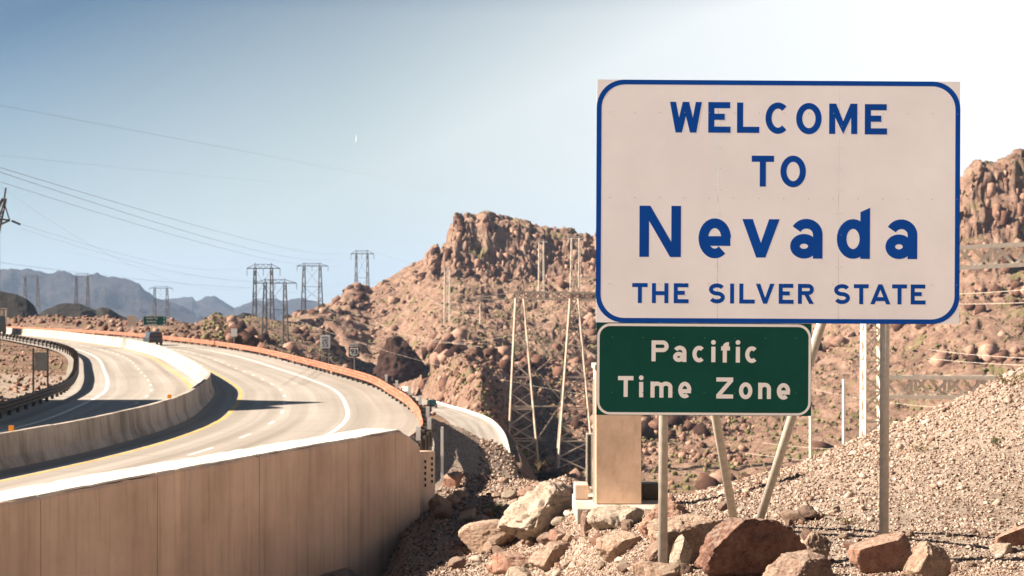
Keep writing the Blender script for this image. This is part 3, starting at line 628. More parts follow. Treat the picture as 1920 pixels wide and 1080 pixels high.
# ------------------------------------------------------------------ guard rails
def rail_d(s): return np.interp(s, [16.9, 22, 28, 35, 42, 55, 80, 300], [14.55, 13.3, 12.0, 10.85, 10.1, 9.55, 9.35, 9.95])
def guardrail(name, label, dfun, s0, s1, side, mat, postmat, zt0, seg=4.0, post_back=.28, zfun=None, reflect=False):
    root = tag(empty(name, (0, 0, 0)), label, 'guardrail')
    # thrie profile: x out of the face, z up
    pz = [0, .035, .08, .125, .16, .20, .245, .29, .33, .37, .415, .46, .50]; px_ = [0, .05, .075, .05, 0, .05, .075, .05, 0, .05, .075, .05, 0]
    face = [(-side*x*.9, z) for x, z in zip(px_, pz)]; back = [(side*.012-side*x*.9, z) for x, z in zip(px_, pz)][::-1]
    s = s0
    while s < s1:
        e = min(s+seg, s1); ss = np.linspace(s+.005, e-.005, 4); V = []; prof = face+back; n = len(prof)
        for q in ss:
            zz = RZ+zt0+(zfun(q) if zfun else 0)
            for d, z in prof:
                x, y = at(q, dfun(q)+d); V.append((x, y, zz+z))
        Fq = [(i*n+k, i*n+(k+1) % n, (i+1)*n+(k+1) % n, (i+1)*n+k) for i in range(len(ss)-1) for k in range(n)]
        m_ = MB(); m_.v = V; m_.f = Fq; m_.build('rail', mat, root)
        q = s+.3; nposts = 1 if s > 90 else 2
        for k in range(nposts):
            qq = s+.3+k*seg/2; dz = zfun(qq) if zfun else 0
            x, y = at(qq, dfun(qq)+side*post_back); x2, y2 = at(qq+.1, dfun(qq)+side*post_back); an = math.atan2(y2-y, x2-x)-math.pi/2
            m_ = MB(); m_.box((x, y, RZ+dz-.12), (.16, .12, 1.70), an)
            p = m_.build('post', postmat, root)
            xb, yb = at(qq, dfun(qq)+side*.11); m_ = MB(); m_.box((xb, yb, RZ+dz+.60), (.20, .15, .40), an); m_.build('blockout', postmat, root)
            if reflect and 18 < qq < 60 and int(round((qq-17.5)/2)) % 3 == 0:
                m_ = MB(); m_.box((x+.0, y-.10, RZ+dz+.88), (.14, .02, .34), 0); m_.box((x+.0, y-.09, RZ+dz+1.09), (.15, .03, .07), 0); m_.build('reflector', M['sign_small_white'], p)
        s = e
guardrail('guardrail', 'rust coloured three wave guardrail following the outer edge of the near carriageway', rail_d, 17.2, 290, 1, M['rust'], M['galv_dark'], .32, zfun=lambda q: float(np.interp(q, [17, 24, 32], [.70, .40, 0])), reflect=True)
guardrail('guardrail', 'dark guardrail on the inside of the bend beside the pale soil slope', lambda s: -8.35, 2, 250, -1, M['darkrail'], M['darkrail'], .30)

# ------------------------------------------------------------------ old road in the valley
def old_road():
    tg = np.gradient(ORC[:, :2], axis=0); tg /= np.hypot(*tg.T)[:, None]; nr = np.stack([-tg[:, 1], tg[:, 0]], 1)
    V = []; UV = []
    for i in range(len(ORC)):
        for d in np.linspace(-2.9, 2.9, 5):
            V.append((ORC[i, 0]+nr[i, 0]*d, ORC[i, 1]+nr[i, 1]*d, ORC[i, 2]+.06)); UV.append((d, ORT[i]))
    n = len(ORC); q = np.arange((n-1)*5).reshape(n-1, 5)[:, :4].ravel()
    o = obj_np('old_road', V, np.stack([q, q+1, q+6, q+5], 1), M['road'], uv=UV); tag(o, kind='structure')
    if o.data.polygons[0].normal.z < 0: o.data.flip_normals()
    # low pale barrier on the valley side
    sgn = 1 if nr[-40, 0] > 0 else -1
    root = tag(empty('valley_road_barrier', (0, 0, 0)), 'low pale barrier along the valley side of the old road below', 'barrier')
    i0 = int(np.argmin(np.abs(ORC[:, 1]-370))); i1 = len(ORC)-1
    step = 12
    for a in range(i0, i1-1, step):
        b_ = min(a+step, i1); V = []; pr = [(2.8, 0), (2.85, .6), (3.1, .6), (3.15, 0)]
        for i in range(a, b_+1):
            for d, z in pr: V.append((ORC[i, 0]+sgn*nr[i, 0]*d, ORC[i, 1]+sgn*nr[i, 1]*d, ORC[i, 2]-.2+z*1.15))
        k_ = b_-a; m_ = MB(); m_.v = V; m_.f = [(i*4+k, i*4+(k+1) % 4, (i+1)*4+(k+1) % 4, (i+1)*4+k) for i in range(k_) for k in range(4)]+[(0, 1, 2, 3), tuple(k_*4+k for k in range(4))]
        m_.build('barrier_segment', M['coping'], root)
old_road()

# ------------------------------------------------------------------ lettering made of strokes
def arc(cx, cz, rx, rz, a0, a1, n=18):
    return [(cx+rx*math.cos(math.radians(a0+(a1-a0)*i/n)), cz+rz*math.sin(math.radians(a0+(a1-a0)*i/n))) for i in range(n+1)]
def glyph(ch, w, h, t, asc=1.4):
    """returns ('line', pts, closed) and ('poly', pts)"""
    k = t/2; L = lambda *p: ('line', list(p), False); Pg = lambda *p: ('poly', [(x*w, z*h) for x, z in p])
    ring = lambda cx, cz, rx, rz: ('line', arc(cx, cz, rx, rz, 0, 360, 32)[:-1], True)
    A = lambda *a: ('line', arc(*a), False)
    if ch == 'E': return [L((k, 0), (k, h)), L((t, h-k), (w*.98, h-k)), L((t, k), (w, k)), L((t, h*.52), (w*.74, h*.52))]
    if ch == 'L': return [L((k, 0), (k, h)), L((t, k), (w, k))]
    if ch == 'T': return [L((0, h-k), (w, h-k)), L((w/2, 0), (w/2, h-t))]
    if ch == 'H': return [L((k, 0), (k, h)), L((w-k, 0), (w-k, h)), L((t, h/2), (w-t, h/2))]
    if ch == 'I': return [L((w/2, 0), (w/2, h))]
    if ch == 'N': return [L((k, 0), (k, h)), L((w-k, 0), (w-k, h)), ('poly', [(.02*w, h), (t*1.12, h), (w*.98, 0), (w-t*1.12, 0)])]
    if ch == 'M': return [L((k, 0), (k, h)), L((w-k, 0), (w-k, h)), ('poly', [(.02*w, h), (t*1.12, h), (w/2, h*.42), (w/2, 0), (t*.9, h*.58)]), ('poly', [(w*.98, h), (w/2, 0), (w/2, h*.42), (w-t*1.12, h)][0:1]+[(w-t*1.12, h), (w/2, h*.42), (w/2, 0), (w-t*.9, h*.58)])]
    if ch == 'W': return [Pg((0, 1), (.19, 1), (.38, 0), (.18, 0)), Pg((.18, 0), (.38, 0), (.61, 1), (.40, 1)), Pg((.39, 1), (.60, 1), (.83, 0), (.63, 0)), Pg((.63, 0), (.83, 0), (1, 1), (.81, 1))]
    if ch in 'Vv': return [Pg((0, 1), (t*1.08/w, 1), (.5+t*.52/w, 0), (.5-t*.48/w, 0)), Pg((1, 1), (.5+t*.48/w, 0), (.5-t*.52/w, 0), (1-t*1.08/w, 1))]
    if ch == 'A': return [Pg((0, 0), (t*1.08/w, 0), (.5+t*.52/w, 1), (.5-t*.5/w, 1)), Pg((1, 0), (.5+t*.5/w, 1), (.5-t*.52/w, 1), (1-t*1.08/w, 0)), L((w*.25, h*.26), (w*.75, h*.26))]
    if ch == 'Z': return [L((0, h-k), (w, h-k)), L((0, k), (w, k)), ('poly', [(0, t*.95), (w-t*1.3, h-t*.95), (w, h-t*.95), (t*1.3, t*.95)])]
    if ch in 'Oo': return [ring(w/2, h/2, w/2-k, h/2-k)]
    if ch in 'Cc': return [('line', arc(w/2+.01*w, h/2, w/2-k, h/2-k, 48, 312, 26), False)]
    if ch == 'S':
        rz = (h-t)/4; rx = w/2-k
        return [('line', arc(w/2, h-k-rz, rx, rz, 25, 270, 18)+arc(w/2, k+rz, rx, rz, 90, -155, 18)[1:], False)]
    if ch in 'PR':
        hb = h*.56; rz = (hb-t)/2; cz = h-k-rz; x1 = w-k-rz
        r = [L((k, 0), (k, h)), ('line', [(t, h-k)]+arc(x1, cz, rz, rz, 90, -90, 14)+[(t, cz-rz)], False)]
        if ch == 'R': r.append(('poly', [(w*.42, h*.44), (w*.42+t*1.1, h*.44), (w, 0), (w-t*1.15, 0)]))
        return r
    if ch == 'e': return [('line', arc(w/2, h/2, w/2-k, h/2-k, 0, 310, 28), False), L((k, h/2-k*.55), (w-.02*w, h/2-k*.55))]
    if ch == 'a':
        bw = w-k; return [('line', arc(w*.50, h*.60, w*.5-k, h*.40-k, 150, 0, 16)+[(w-k, 0)], False), ring(bw*.5, h*.31, bw*.5-k, h*.31-k)]
    if ch == 'd':
        H = h*asc; return [ring(w*.5-k*.15, h/2, w/2-k, h/2-k), ('poly', [(w-t, 0), (w, 0), (w, H), (w-t, H-.45*t)])]
    if ch == 'i': return [L((w/2, 0), (w/2, h)), ('poly', arc(w/2, h*1.28, t*.58, t*.58, 0, 360, 16)[:-1])]
    if ch == 'f':
        H = h*asc; return [('line', [(w*.42, 0), (w*.42, H-w*.62)]+arc(w*.42+w*.4, H-w*.55, w*.4, w*.55-k, 180, 80, 8), False), L((0, h-k*.8), (w, h-k*.8))]
    if ch in 'nm':
        if ch == 'n': return [L((k, 0), (k, h)), ('line', [(k, h*.55)]+arc(w/2, h*.62, w/2-k, h*.38-k, 180, 0, 14)+[(w-k, 0)], False)]
        r = w/4; return [L((k, 0), (k, h)), ('line', arc((k+w/2)/2, h*.66, (w/2-k)/2, h*.34-k, 180, 0, 12)+[(w/2, 0)], False), ('line', arc((w-k+w/2)/2, h*.66, (w/2-k)/2, h*.34-k, 180, 0, 12)+[(w-k, 0)], False)]
    return []
def ribbon(pts, closed, t, mbx, y0, y1):
    n = len(pts); pts = [Vector(p) for p in pts]; Lf = []; Rt = []
    for i, p in enumerate(pts):
        a = pts[i-1] if (i > 0 or closed) else None; b_ = pts[(i+1) % n] if (i < n-1 or closed) else None
        d1 = (p-a).normalized() if a is not None else None; d2 = (b_-p).normalized() if b_ is not None else None
        if d1 is None: d1 = d2
        if d2 is None: d2 = d1
        tn = (d1+d2).normalized(); nn = Vector((-tn.y, tn.x)); sc = 1/max(.5, nn.dot(Vector((-d1.y, d1.x))))
        Lf.append(p+nn*t/2*sc); Rt.append(p-nn*t/2*sc)
    V = []; 
    for y in (y0, y1):
        V += [(p.x, y, p.y) for p in Lf]+[(p.x, y, p.y) for p in Rt]
    Fq = []; m_ = n if closed else n-1; O = 2*n
    for i in range(m_):
        j = (i+1) % n
        Fq += [(i, j, n+j, n+i), (O+i, O+n+i, O+n+j, O+j), (i, O+i, O+j, j), (n+i, n+j, O+n+j, O+n+i)]
    if not closed: Fq += [(0, n, O+n, O), (n-1, O+n-1, O+2*n-1, 2*n-1)]
    mbx.add(V, Fq)
def letter(ch, x0, z0, w, h, t, mat, parent, yface, asc=1.4):
    """placed in the parent's local frame: x right, z up, face towards -y"""
    m_ = MB(); lay = 0
    for g in glyph(ch, w, h, t, asc):
        y1 = yface-.0003-.00012*lay; lay += 1
        if g[0] == 'line': ribbon(g[1], g[2], t, m_, y1, yface+.001)
        else: m_.prism(g[1], y1, yface+.001)
    m_.v = [(x+x0, y, z+z0) for x, y, z in m_.v]
    return m_.build('letter', mat, parent)
def rrect(x0, z0, x1, z1, r, n=10):
    out = []
    for cx, cz, a in ((x1-r, z1-r, 0), (x0+r, z1-r, 90), (x0+r, z0+r, 180), (x1-r, z0+r, 270)):
        out += arc(cx, cz, r, r, a, a+90, n)
    return out
def ring_mesh(outer, inner, y0, y1, m_):
    n = len(outer); V = [(x, y0, z) for x, z in outer]+[(x, y0, z) for x, z in inner]+[(x, y1, z) for x, z in outer]+[(x, y1, z) for x, z in inner]
    Fq = []
    for i in range(n):
        j = (i+1) % n
        Fq += [(i, j, n+j, n+i), (2*n+i, 3*n+i, 3*n+j, 2*n+j), (i, 2*n+i, 2*n+j, j), (n+i, n+j, 3*n+j, 3*n+i)]
    m_.add(V, Fq)

# ------------------------------------------------------------------ the welcome sign
YS_ = 14.3; K = YS_/F
def big_sign():
    ox, oz = 1459.5, 378.0                                  # sign centre in the photograph
    root = tag(empty('welcome_sign', P(ox, oz, YS_)), 'large white state welcome sign with blue border and blue lettering', 'sign')
    root.rotation_euler = (0, math.radians(.30), math.radians(.4))
    X = lambda px: (px-ox)*K; Z = lambda row: -(row-oz)*K
    edges = [1118, 1346, 1573, 1800.5]
    for a, b_ in zip(edges[:-1], edges[1:]):
        m_ = MB(); m_.box(((X(a)+X(b_))/2, .006, (Z(151)+Z(606))/2), (X(b_)-X(a)-.004, .012, Z(151)-Z(606))); m_.build('panel', M['sign_white'], root)
    m_ = MB(); ring_mesh(rrect(X(1117.8), Z(606.3), X(1800.8), Z(151), 52*K), rrect(X(1127), Z(597.5), X(1791.5), Z(160), 44*K), -.0004, .001, m_); m_.build('border', M['sign_blue'], root)
    for row in (212, 372, 533):
        for i in range(15):
            px = 1143+i*46.6; m_ = MB(); m_.bar((X(px), -.0014, Z(row)), (X(px), .002, Z(row)), .009, n=6); m_.build('rivet', M['rivet'], root)
    for px in (1342, 1350.5, 1569, 1577.5):
        for row in (236, 277, 317, 356, 400, 440, 500, 560):
            m_ = MB(); m_.bar((X(px), -.0014, Z(row)), (X(px), .002, Z(row)), .007, n=6); m_.build('rivet', M['rivet'], root)
    B = M['sign_blue']
    for ch, a, b_, top, base in (('W', 1255, 1315, 192, 249.5), ('E', 1327, 1369, 192, 249.5), ('L', 1381, 1423, 192.5, 249.5), ('C', 1434, 1481, 192, 251), ('O', 1492, 1540, 192.5, 251.5), ('M', 1554, 1607, 193.5, 250.5), ('E', 1621, 1663, 194, 251),
                             ('T', 1409, 1451, 292, 350), ('O', 1463, 1511, 291.5, 351)):
        letter(ch, X(a), Z(base), (b_-a)*K, (base-top)*K, 11.6*K, B, root, 0)
    for ch, a, b_, top, base in (('N', 1199, 1277, 387, 483), ('e', 1310, 1371, 410, 485), ('v', 1392, 1462, 411, 483), ('a', 1482, 1543, 410, 484.5), ('d', 1571, 1632, 410, 484.5), ('a', 1661, 1721, 410, 484.5)):
        letter(ch, X(a), Z(base), (b_-a)*K, (base-top)*K, 18.2*K, B, root, 0, asc=(484-388)/(484.5-410))
    for ch, a, b_ in (('T', 1186, 1215), ('H', 1223, 1254), ('E', 1264, 1292), ('S', 1330, 1360), ('I', 1370, 1377), ('L', 1387, 1416), ('V', 1418, 1453), ('E', 1461, 1489), ('R', 1497, 1527), ('S', 1565, 1595), ('T', 1602, 1630), ('A', 1633, 1671), ('T', 1674, 1702), ('E', 1709, 1737)):
        letter(ch, X(a), Z(569.5), (b_-a)*K, 37.5*K, 7.6*K, B, root, 0)
    # back rails, posts and braces
    for row in (212, 372, 533):
        m_ = MB(); m_.box((0, .035, Z(row)), (3.5, .045, .08)); m_.build('back_rail', M['galv'], root)
    for px, bot in ((1248.5, 1085), (1667, 1098)):
        m_ = MB(); m_.bar((X(px), .12, Z(bot)), (X(px), .12, Z(170)), .094, n=20); m_.build('post', M['galv'], root, smooth=True)
        m_ = MB()
        for row in (212, 372, 533): m_.box((X(px), .065, Z(row)), (.13, .02, .06))
        m_.build('clamp', M['galv_dark'], root)
    for (pa, ra, ya), (pb, rb, yb) in (((1303, 560, 14.6), (1388, 1004, 17.2)), ((1556, 560, 14.6), (1424, 996, 17.2))):
        A_ = Vector(P(pa, ra, ya))-root.location; B_ = Vector(P(pb, rb, yb))-root.location
        m_ = MB(); m_.bar(A_, B_, .10, n=18); m_.build('brace', M['galv'], root, smooth=True)
    return root
big_sign()
def green_sign():
    ox, oz = 1320.0, 692.5
    root = tag(empty('time_zone_sign', P(ox, oz, YS_-.01)), 'green time zone sign with pale border hanging below the large white sign', 'sign')
    root.rotation_euler = (0, math.radians(.35), math.radians(.3))
    X = lambda px: (px-ox)*K; Z = lambda row: -(row-oz)*K
    m_ = MB(); m_.box((0, .008, 0), (X(1521.5)-X(1118.5), .012, Z(606.2)-Z(779.5))); m_.build('panel', M['sign_green'], root)
    m_ = MB(); ring_mesh(rrect(X(1119.5), Z(778.3), X(1520.7), Z(607.4), 25*K), rrect(X(1124), Z(773.8), X(1516.2), Z(612.2), 20.5*K), -.0004+.002, .003, m_); m_.build('border', M['sign_border'], root)
    G = M['sign_border']
    for ch, a, b_, top, base in (('P', 1221.5, 1253.5, 638.8, 678), ('a', 1262, 1287, 648.5, 679), ('c', 1298, 1323, 648.5, 679.5), ('i', 1333, 1342, 650, 679), ('f', 1352, 1368.5, 650, 679.5), ('i', 1379, 1388, 650, 679.5), ('c', 1397, 1422, 649, 680),
                             ('T', 1159, 1188, 706, 745), ('i', 1198, 1207, 717, 745.5), ('m', 1220, 1261, 716, 746), ('e', 1272, 1296.5, 716, 747), ('Z', 1343.5, 1375, 707.5, 747), ('o', 1386, 1411, 716.5, 748), ('n', 1422, 1446, 717, 747.5), ('e', 1457, 1482, 717.5, 748.5)):
        letter(ch, X(a), Z(base), (b_-a)*K, (base-top)*K, 7.7*K, G, root, .002, asc=1.30)
    for row in (633.5, 736.5):
        for i in range(7):
            px = 1148+i*57.5; m_ = MB(); m_.bar((X(px), .0008, Z(row)), (X(px), .004, Z(row)), .010, n=6); m_.build('rivet', M['rivet_green'], root)
    m_ = MB()
    for row in (633.5, 736.5): m_.box((0, .035, Z(row)), (2.0, .04, .06))
    m_.build('back_rail', M['galv'], root)
green_sign()

# ------------------------------------------------------------------ rocks
import bmesh
def hull_shape(npts, sq, rs):
    r = np.random.default_rng(rs); p = r.normal(size=(npts, 3)); p /= np.linalg.norm(p, axis=1)[:, None]
    p *= r.uniform(.75, 1.1, (npts, 1)); p *= np.array(sq)
    bm = bmesh.new(); vs = [bm.verts.new(q) for q in p]; res = bmesh.ops.convex_hull(bm, input=vs)
    bmesh.ops.delete(bm, geom=[v for v in bm.verts if not v.link_faces], context='VERTS'); bmesh.ops.triangulate(bm, faces=bm.faces); bm.verts.index_update()
    V = np.array([v.co[:] for v in bm.verts]); Fq = np.array([[v.index for v in f.verts] for f in bm.faces]); bm.free()
    return V, Fq
SHAPES = [hull_shape(8, (1, .8, .55), 100+i) for i in range(8)]
SHAPES_B = [hull_shape(11, (1, .75, .62), 200+i) for i in range(10)]
def block_shape(sq, rs):
    r = np.random.default_rng(rs); p = np.array([(x, y, z) for x in (-1, 1) for y in (-1, 1) for z in (-1, 1)], float)
    p = p*r.uniform(.55, 1.0, (8, 3))*np.array(sq)*.8; p = np.concatenate([p, r.normal(0, .25, (2, 3))+np.array([[0, 0, .8*sq[2]], [.7*sq[0], 0, 0]])])
    bm = bmesh.new(); vs = [bm.verts.new(q) for q in p]; bmesh.ops.convex_hull(bm, input=vs)
    bmesh.ops.delete(bm, geom=[v for v in bm.verts if not v.link_faces], context='VERTS'); bmesh.ops.triangulate(bm, faces=bm.faces); bm.verts.index_update()
    V = np.array([v.co[:] for v in bm.verts]); Fq = np.array([[v.index for v in f.verts] for f in bm.faces]); bm.free()
    return V, Fq
SHAPES_C = [block_shape((1, .8, .9), 500+i) for i in range(12)]
def rot_mats(n):
    q = rng.normal(size=(n, 4)); q /= np.linalg.norm(q, axis=1)[:, None]; a, b_, c, d = q.T
    return np.stack([1-2*(c*c+d*d), 2*(b_*c-a*d), 2*(b_*d+a*c), 2*(b_*c+a*d), 1-2*(b_*b_+d*d), 2*(c*d-a*b_), 2*(b_*d-a*c), 2*(c*d+a*b_), 1-2*(b_*b_+c*c)], 1).reshape(n, 3, 3)
def scatter(name, pos, size, mat, shapes, tint=None, flat=.0, squash=None, joint=None):
    n = len(pos); which = rng.integers(0, len(shapes), n); R = rot_mats(n)
    if joint is not None:
        a = rng.normal(joint, .5, n); b_ = rng.normal(.12, .18, n); ca, sa, cb, sb = np.cos(a), np.sin(a), np.cos(b_), np.sin(b_); z0 = np.zeros(n)
        R = np.stack([ca*cb, -sa, ca*sb, sa*cb, ca, sa*sb, -sb, z0, cb], 1).reshape(n, 3, 3)
    VV = []; FF = []; TT = []; off = 0
    tint = rng.random(n) if tint is None else tint
    for k, (V, Fq) in enumerate(shapes):
        s = np.where(which == k)[0]
        if not len(s): continue
        v = np.einsum('nij,vj->nvi', R[s], V)*size[s][:, None, None]
        if squash: v[..., 2] *= squash
        v = v+pos[s][:, None, :]
        VV.append(v.reshape(-1, 3)); FF.append((Fq[None]+(np.arange(len(s))*len(V))[:, None, None]+off).reshape(-1, 3)); TT.append(np.repeat(tint[s], len(V))); off += len(s)*len(V)
    return obj_np(name, np.concatenate(VV), np.concatenate(FF), mat, col=np.concatenate(TT))
def boulder_mesh(seed, cuts=14, sub=5, rough=.05, flat=.78, planes=()):
    r = np.random.default_rng(seed); bm = bmesh.new(); bmesh.ops.create_icosphere(bm, subdivisions=sub, radius=1.0)
    V = np.array([v.co[:] for v in bm.verts]); Fq = np.array([[v.index for v in f.verts] for f in bm.faces]); bm.free()
    V = V+fbm(V*1.1+seed, 2, seed)[:, None]*V*.18
    for _ in range(cuts):
        n = r.normal(size=3); n /= np.linalg.norm(n); d = r.uniform(flat-.30, flat+.10); e = V@n-d; V = V-np.where(e > 0, e, 0)[:, None]*n*.96
    for px_, py_, pz_, d in planes:
        n = np.array((px_, py_, pz_), float); n /= np.linalg.norm(n); e = V@n-d; V = V-np.where(e > 0, e, 0)[:, None]*n*.90
    nn = V/np.linalg.norm(V, axis=1)[:, None]
    V = V+nn*(fbm(V*3.0+seed, 4, seed+1, True)*rough*1.3+fbm(V*8+seed, 4, seed+2, True)*rough*.75)[:, None]
    V -= (V.max(0)+V.min(0))/2; V /= (V.max(0)-V.min(0))
    return V, Fq
def in_frame_boulder(x0, x1, y0, y1, mat, label, seed, Y=None, depth=.8, cuts=14, rough=.05, rz=None, name='boulder', cat='boulder', group=None, sub=5, sink=.12, base=None, planes=()):
    cx = (x0+x1)/2
    if Y is None: Y, gz = ground_at(cx, base if base else y1-4)
    w = (x1-x0)/F*Y; h = (y1-y0)/F*Y; V, Fq = boulder_mesh(seed, cuts, sub, rough, planes=planes)
    Yc = Y+w*depth*.25
    V = V*np.array([w*1.02, w*depth, h*(1+sink)])
    z1 = -(y0-HY)/F*Yc; zc = z1-h*(1+sink)/2
    o = obj_np(name, V, Fq, mat, smooth=False); o.location = ((cx-960)/F*Yc, Yc, zc)
    for p in o.data.polygons: pass
    tag(o, label, cat, group or 'boulders at the foot of the sign')
    return o
BL = [
 (932, 1110, 902, 1012, 'b_pale', 'largest pale craggy boulder left of the pillar with its right side in shade', 11, 18, .085),
 (860, 973, 973, 1036, 'b_tan', 'rounded pinkish tan boulder lying in front of the green weed', 12, 10, .03),
 (803, 848, 924, 960, 'b_tan', 'tan block resting against the end of the concrete barrier', 13, 12, .04),
 (834, 864, 927, 952, 'b_red', 'small reddish slab just right of the block by the barrier end', 14, 12, .04),
 (866, 897, 946, 972, 'b_brown', 'dark brown stone lying left of the green weed', 15, 12, .05),
 (885, 925, 965, 990, 'b_brown', 'brown half buried stone behind the rounded pinkish boulder', 25, 12, .05),
 (920, 1014, 1033, 1072, 'b_red', 'long low red brown boulder below the rounded pinkish one', 16, 12, .05),
 (912, 958, 1047, 1078, 'b_red', 'small orange red boulder at the left end of the long low one', 17, 12, .04),
 (948, 996, 1062, 1092, 'b_pale', 'pale stone cut by the lower picture edge below the long low boulder', 18, 12, .04),
 (990, 1078, 1016, 1070, 'b_brown', 'dark angular brown boulder with a pale pointed top', 19, 16, .07),
 (1026, 1054, 992, 1014, 'b_pale', 'small pale round stone under the largest craggy boulder', 20, 10, .04),
 (977, 999, 991, 1024, 'b_red', 'small pointed orange red stone right of the rounded pinkish boulder', 21, 10, .03),
 (1117, 1203, 996, 1051, 'b_tan', 'blocky tan boulder below the pillar left of the left sign post', 22, 13, .06),
 (1100, 1182, 948, 1002, 'b_pale', 'pale boulder directly below the pillar base', 23, 12, .07),
 (1160, 1208, 950, 992, 'b_pale', 'pale angular boulder between the pillar base and the large red pyramid rock', 24, 14, .06),
 (1088, 1118, 955, 1010, 'b_brown', 'dark brown rock wedged right of the largest craggy boulder', 26, 12, .06),
 (1196, 1312, 924, 1010, 'b_red', 'red pyramid shaped boulder behind the left sign post', 27, 12, .07),
 (1212, 1366, 966, 1060, 'b_tan', 'tan boulder with pale top and dark front right of the left sign post', 28, 14, .07),
 (1180, 1275, 1050, 1098, 'b_tan', 'flat tan boulder at the foot of the left sign post', 29, 12, .06),
 (1256, 1300, 1002, 1072, 'b_pale', 'white upright slab beside the foot of the left sign post', 30, 10, .04),
 (1305, 1508, 963, 1092, 'b_dark', 'largest dark red boulder with a pale left rim in front of the braces', 31, 15, .06),
 (1428, 1562, 1036, 1110, 'b_brown', 'brown boulder with white left edge at the lower picture edge', 32, 14, .06),
 (1494, 1560, 997, 1062, 'b_tan', 'rough tan boulder right of the largest dark red one', 33, 10, .10),
 (1588, 1706, 1001, 1080, 'b_red', 'smooth red boulder behind the foot of the right sign post', 34, 10, .03),
 (1688, 1784, 1013, 1100, 'b_tan', 'pitted tan boulder with white left side right of the right sign post', 35, 11, .09),
 (1712, 1752, 1014, 1046, 'b_red', 'red stone tucked behind the pitted tan boulder', 36, 11, .04),
 (1862, 1945, 980, 1030, 'b_red', 'red boulder with pale top at the right picture edge', 37, 11, .04),
 (1856, 1900, 1018, 1044, 'b_pale', 'pale stone lying below the red boulder at the right edge', 38, 11, .05),
 (828, 868, 884, 920, 'b_red', 'orange rock with a flat pale top in the shade beside the guardrail', 39, 12, .03),
 (896, 915, 888, 907, 'b_brown', 'small dark pyramid stone on the gravel right of the orange rock', 40, 8, .03),
 (933, 955, 894, 912, 'b_brown', 'small brown stone on the gravel behind the largest craggy boulder', 41, 8, .03),
 (1210, 1262, 1010, 1062, 'b_brown', 'shaded brown block behind the left sign post', 42, 10, .05),
 (1040, 1072, 1000, 1030, 'b_brown', 'brown wedge under the right side of the largest craggy boulder', 43, 10, .05),
]
MIDS = [mesh_np('stone', *((lambda v, f: (v*np.array((2, 1.6, 1.35)), f))(*boulder_mesh(400+i, 10, 4, .06))), M[mm]) for i, mm in enumerate(('b_tan', 'b_brown', 'b_brown', 'b_red', 'b_tan', 'b_pale', 'b_dark'))]
def mid_stones(n, c0, c1, r0, r1, s0, s1):
    k = 0; t = 0
    while k < n and t < 3000:
        t += 1; c = rng.uniform(c0, c1); row = rng.uniform(r0, r1); Y, z = ground_at(c, row)
        if abs(HY-z*F/Y-row) > 12: continue
        spx = s0+(s1-s0)*rng.random()**2; r = spx/F*Y; X = (c-960)/F*Y
        if road_d(np.array([X]), np.array([Y]))[0] < d_edge(Y-21.6)+.8 and Y > 18: continue
        o = bpy.data.objects.new('stone', MIDS[int(rng.integers(0, 7))]); COL.objects.link(o); o.location = (X, Y, z+r*.35); o.scale = (r, r*rng.uniform(.8, 1.1), r*rng.uniform(.75, 1.1)); o.rotation_euler = (rng.uniform(-.5, .5), rng.uniform(-.5, .5), rng.uniform(0, 6.28))
        cl = ('tan', 'dull brown', 'grey brown', 'reddish', 'light tan', 'pale', 'dark red')[[q.name for q in MIDS].index(o.data.name)]
        zone = ('beside the concrete barrier end' if c < 930 else 'around the largest craggy boulder') if c < 1100 else ('near the left sign post' if c < 1300 else ('around the two slanting braces' if c < 1480 else 'near the right sign post'))
        if c < 1100: tag(o, '%s broken rock in the rubble %s' % (cl, zone), 'stone', 'broken rocks below the barrier')
        else: tag(o, '%s broken rock between the boulders %s' % (cl, zone), 'stone', 'broken rocks under the signs')
        k += 1; continue
        if c < 1100: tag(o, 'rough broken rock in the rubble at the foot of the barrier and big boulders', 'stone', 'broken rocks below the barrier')
        else: tag(o, 'rough broken rock filling the gaps between the boulders under the signs', 'stone', 'broken rocks under the signs')
        k += 1
mid_stones(44, 825, 1110, 925, 1078, 8, 24)
mid_stones(56, 1110, 1600, 955, 1078, 8, 26)
mid_stones(10, 1600, 1920, 1000, 1078, 7, 14)
PL = {31: [(.35, -1, -.12, .30), (-.75, -.1, .65, .45), (.1, .2, 1, .5)], 34: [(.1, -1, -.15, .35), (-.3, 0, 1, .45)], 28: [(.45, -1, -.1, .35), (-.15, -.25, 1, .35), (-1, -.2, .3, .6)],
      11: [(.70, -.72, -.10, .16), (-.55, -.55, .62, .42), (.1, .3, 1, .62)], 22: [(.3, -1, -.15, .45), (-.2, -.3, 1, .40)], 42: [(.1, -1, -.1, .3)], 32: [(.6, -.8, .1, .35), (-.8, -.3, .5, .35)], 19: [(.7, -.7, .2, .3), (-.7, -.4, .5, .4)],
      35: [(.6, -.8, 0, .4), (-.75, -.2, .6, .3)], 27: [(-.1, -.8, .55, .35), (1, -.2, .5, .35), (-1, .1, .5, .35)], 37: [(0, -1, -.2, .3), (-.3, .1, 1, .3)], 12: [(-.1, -1, .2, .5)],
      30: [(.9, -.5, 0, .25), (-.9, -.2, .4, .2)], 26: [(.5, -1, 0, .3)], 43: [(.5, -1, 0, .3)], 24: [(.6, -.8, -.1, .35), (-.3, -.2, 1, .35)], 23: [(-.1, -.4, 1, .4)]}
for x0, x1, y0, y1, mt, lb, sd_, cuts, rg in BL:
    in_frame_boulder(x0, x1, y0, y1, M[mt], lb, sd_, cuts=cuts, rough=rg, sub=6 if x1-x0 > 100 else (5 if x1-x0 > 45 else 4), Y=(14.9 if sd_ == 42 else None), planes=PL.get(sd_, ()))

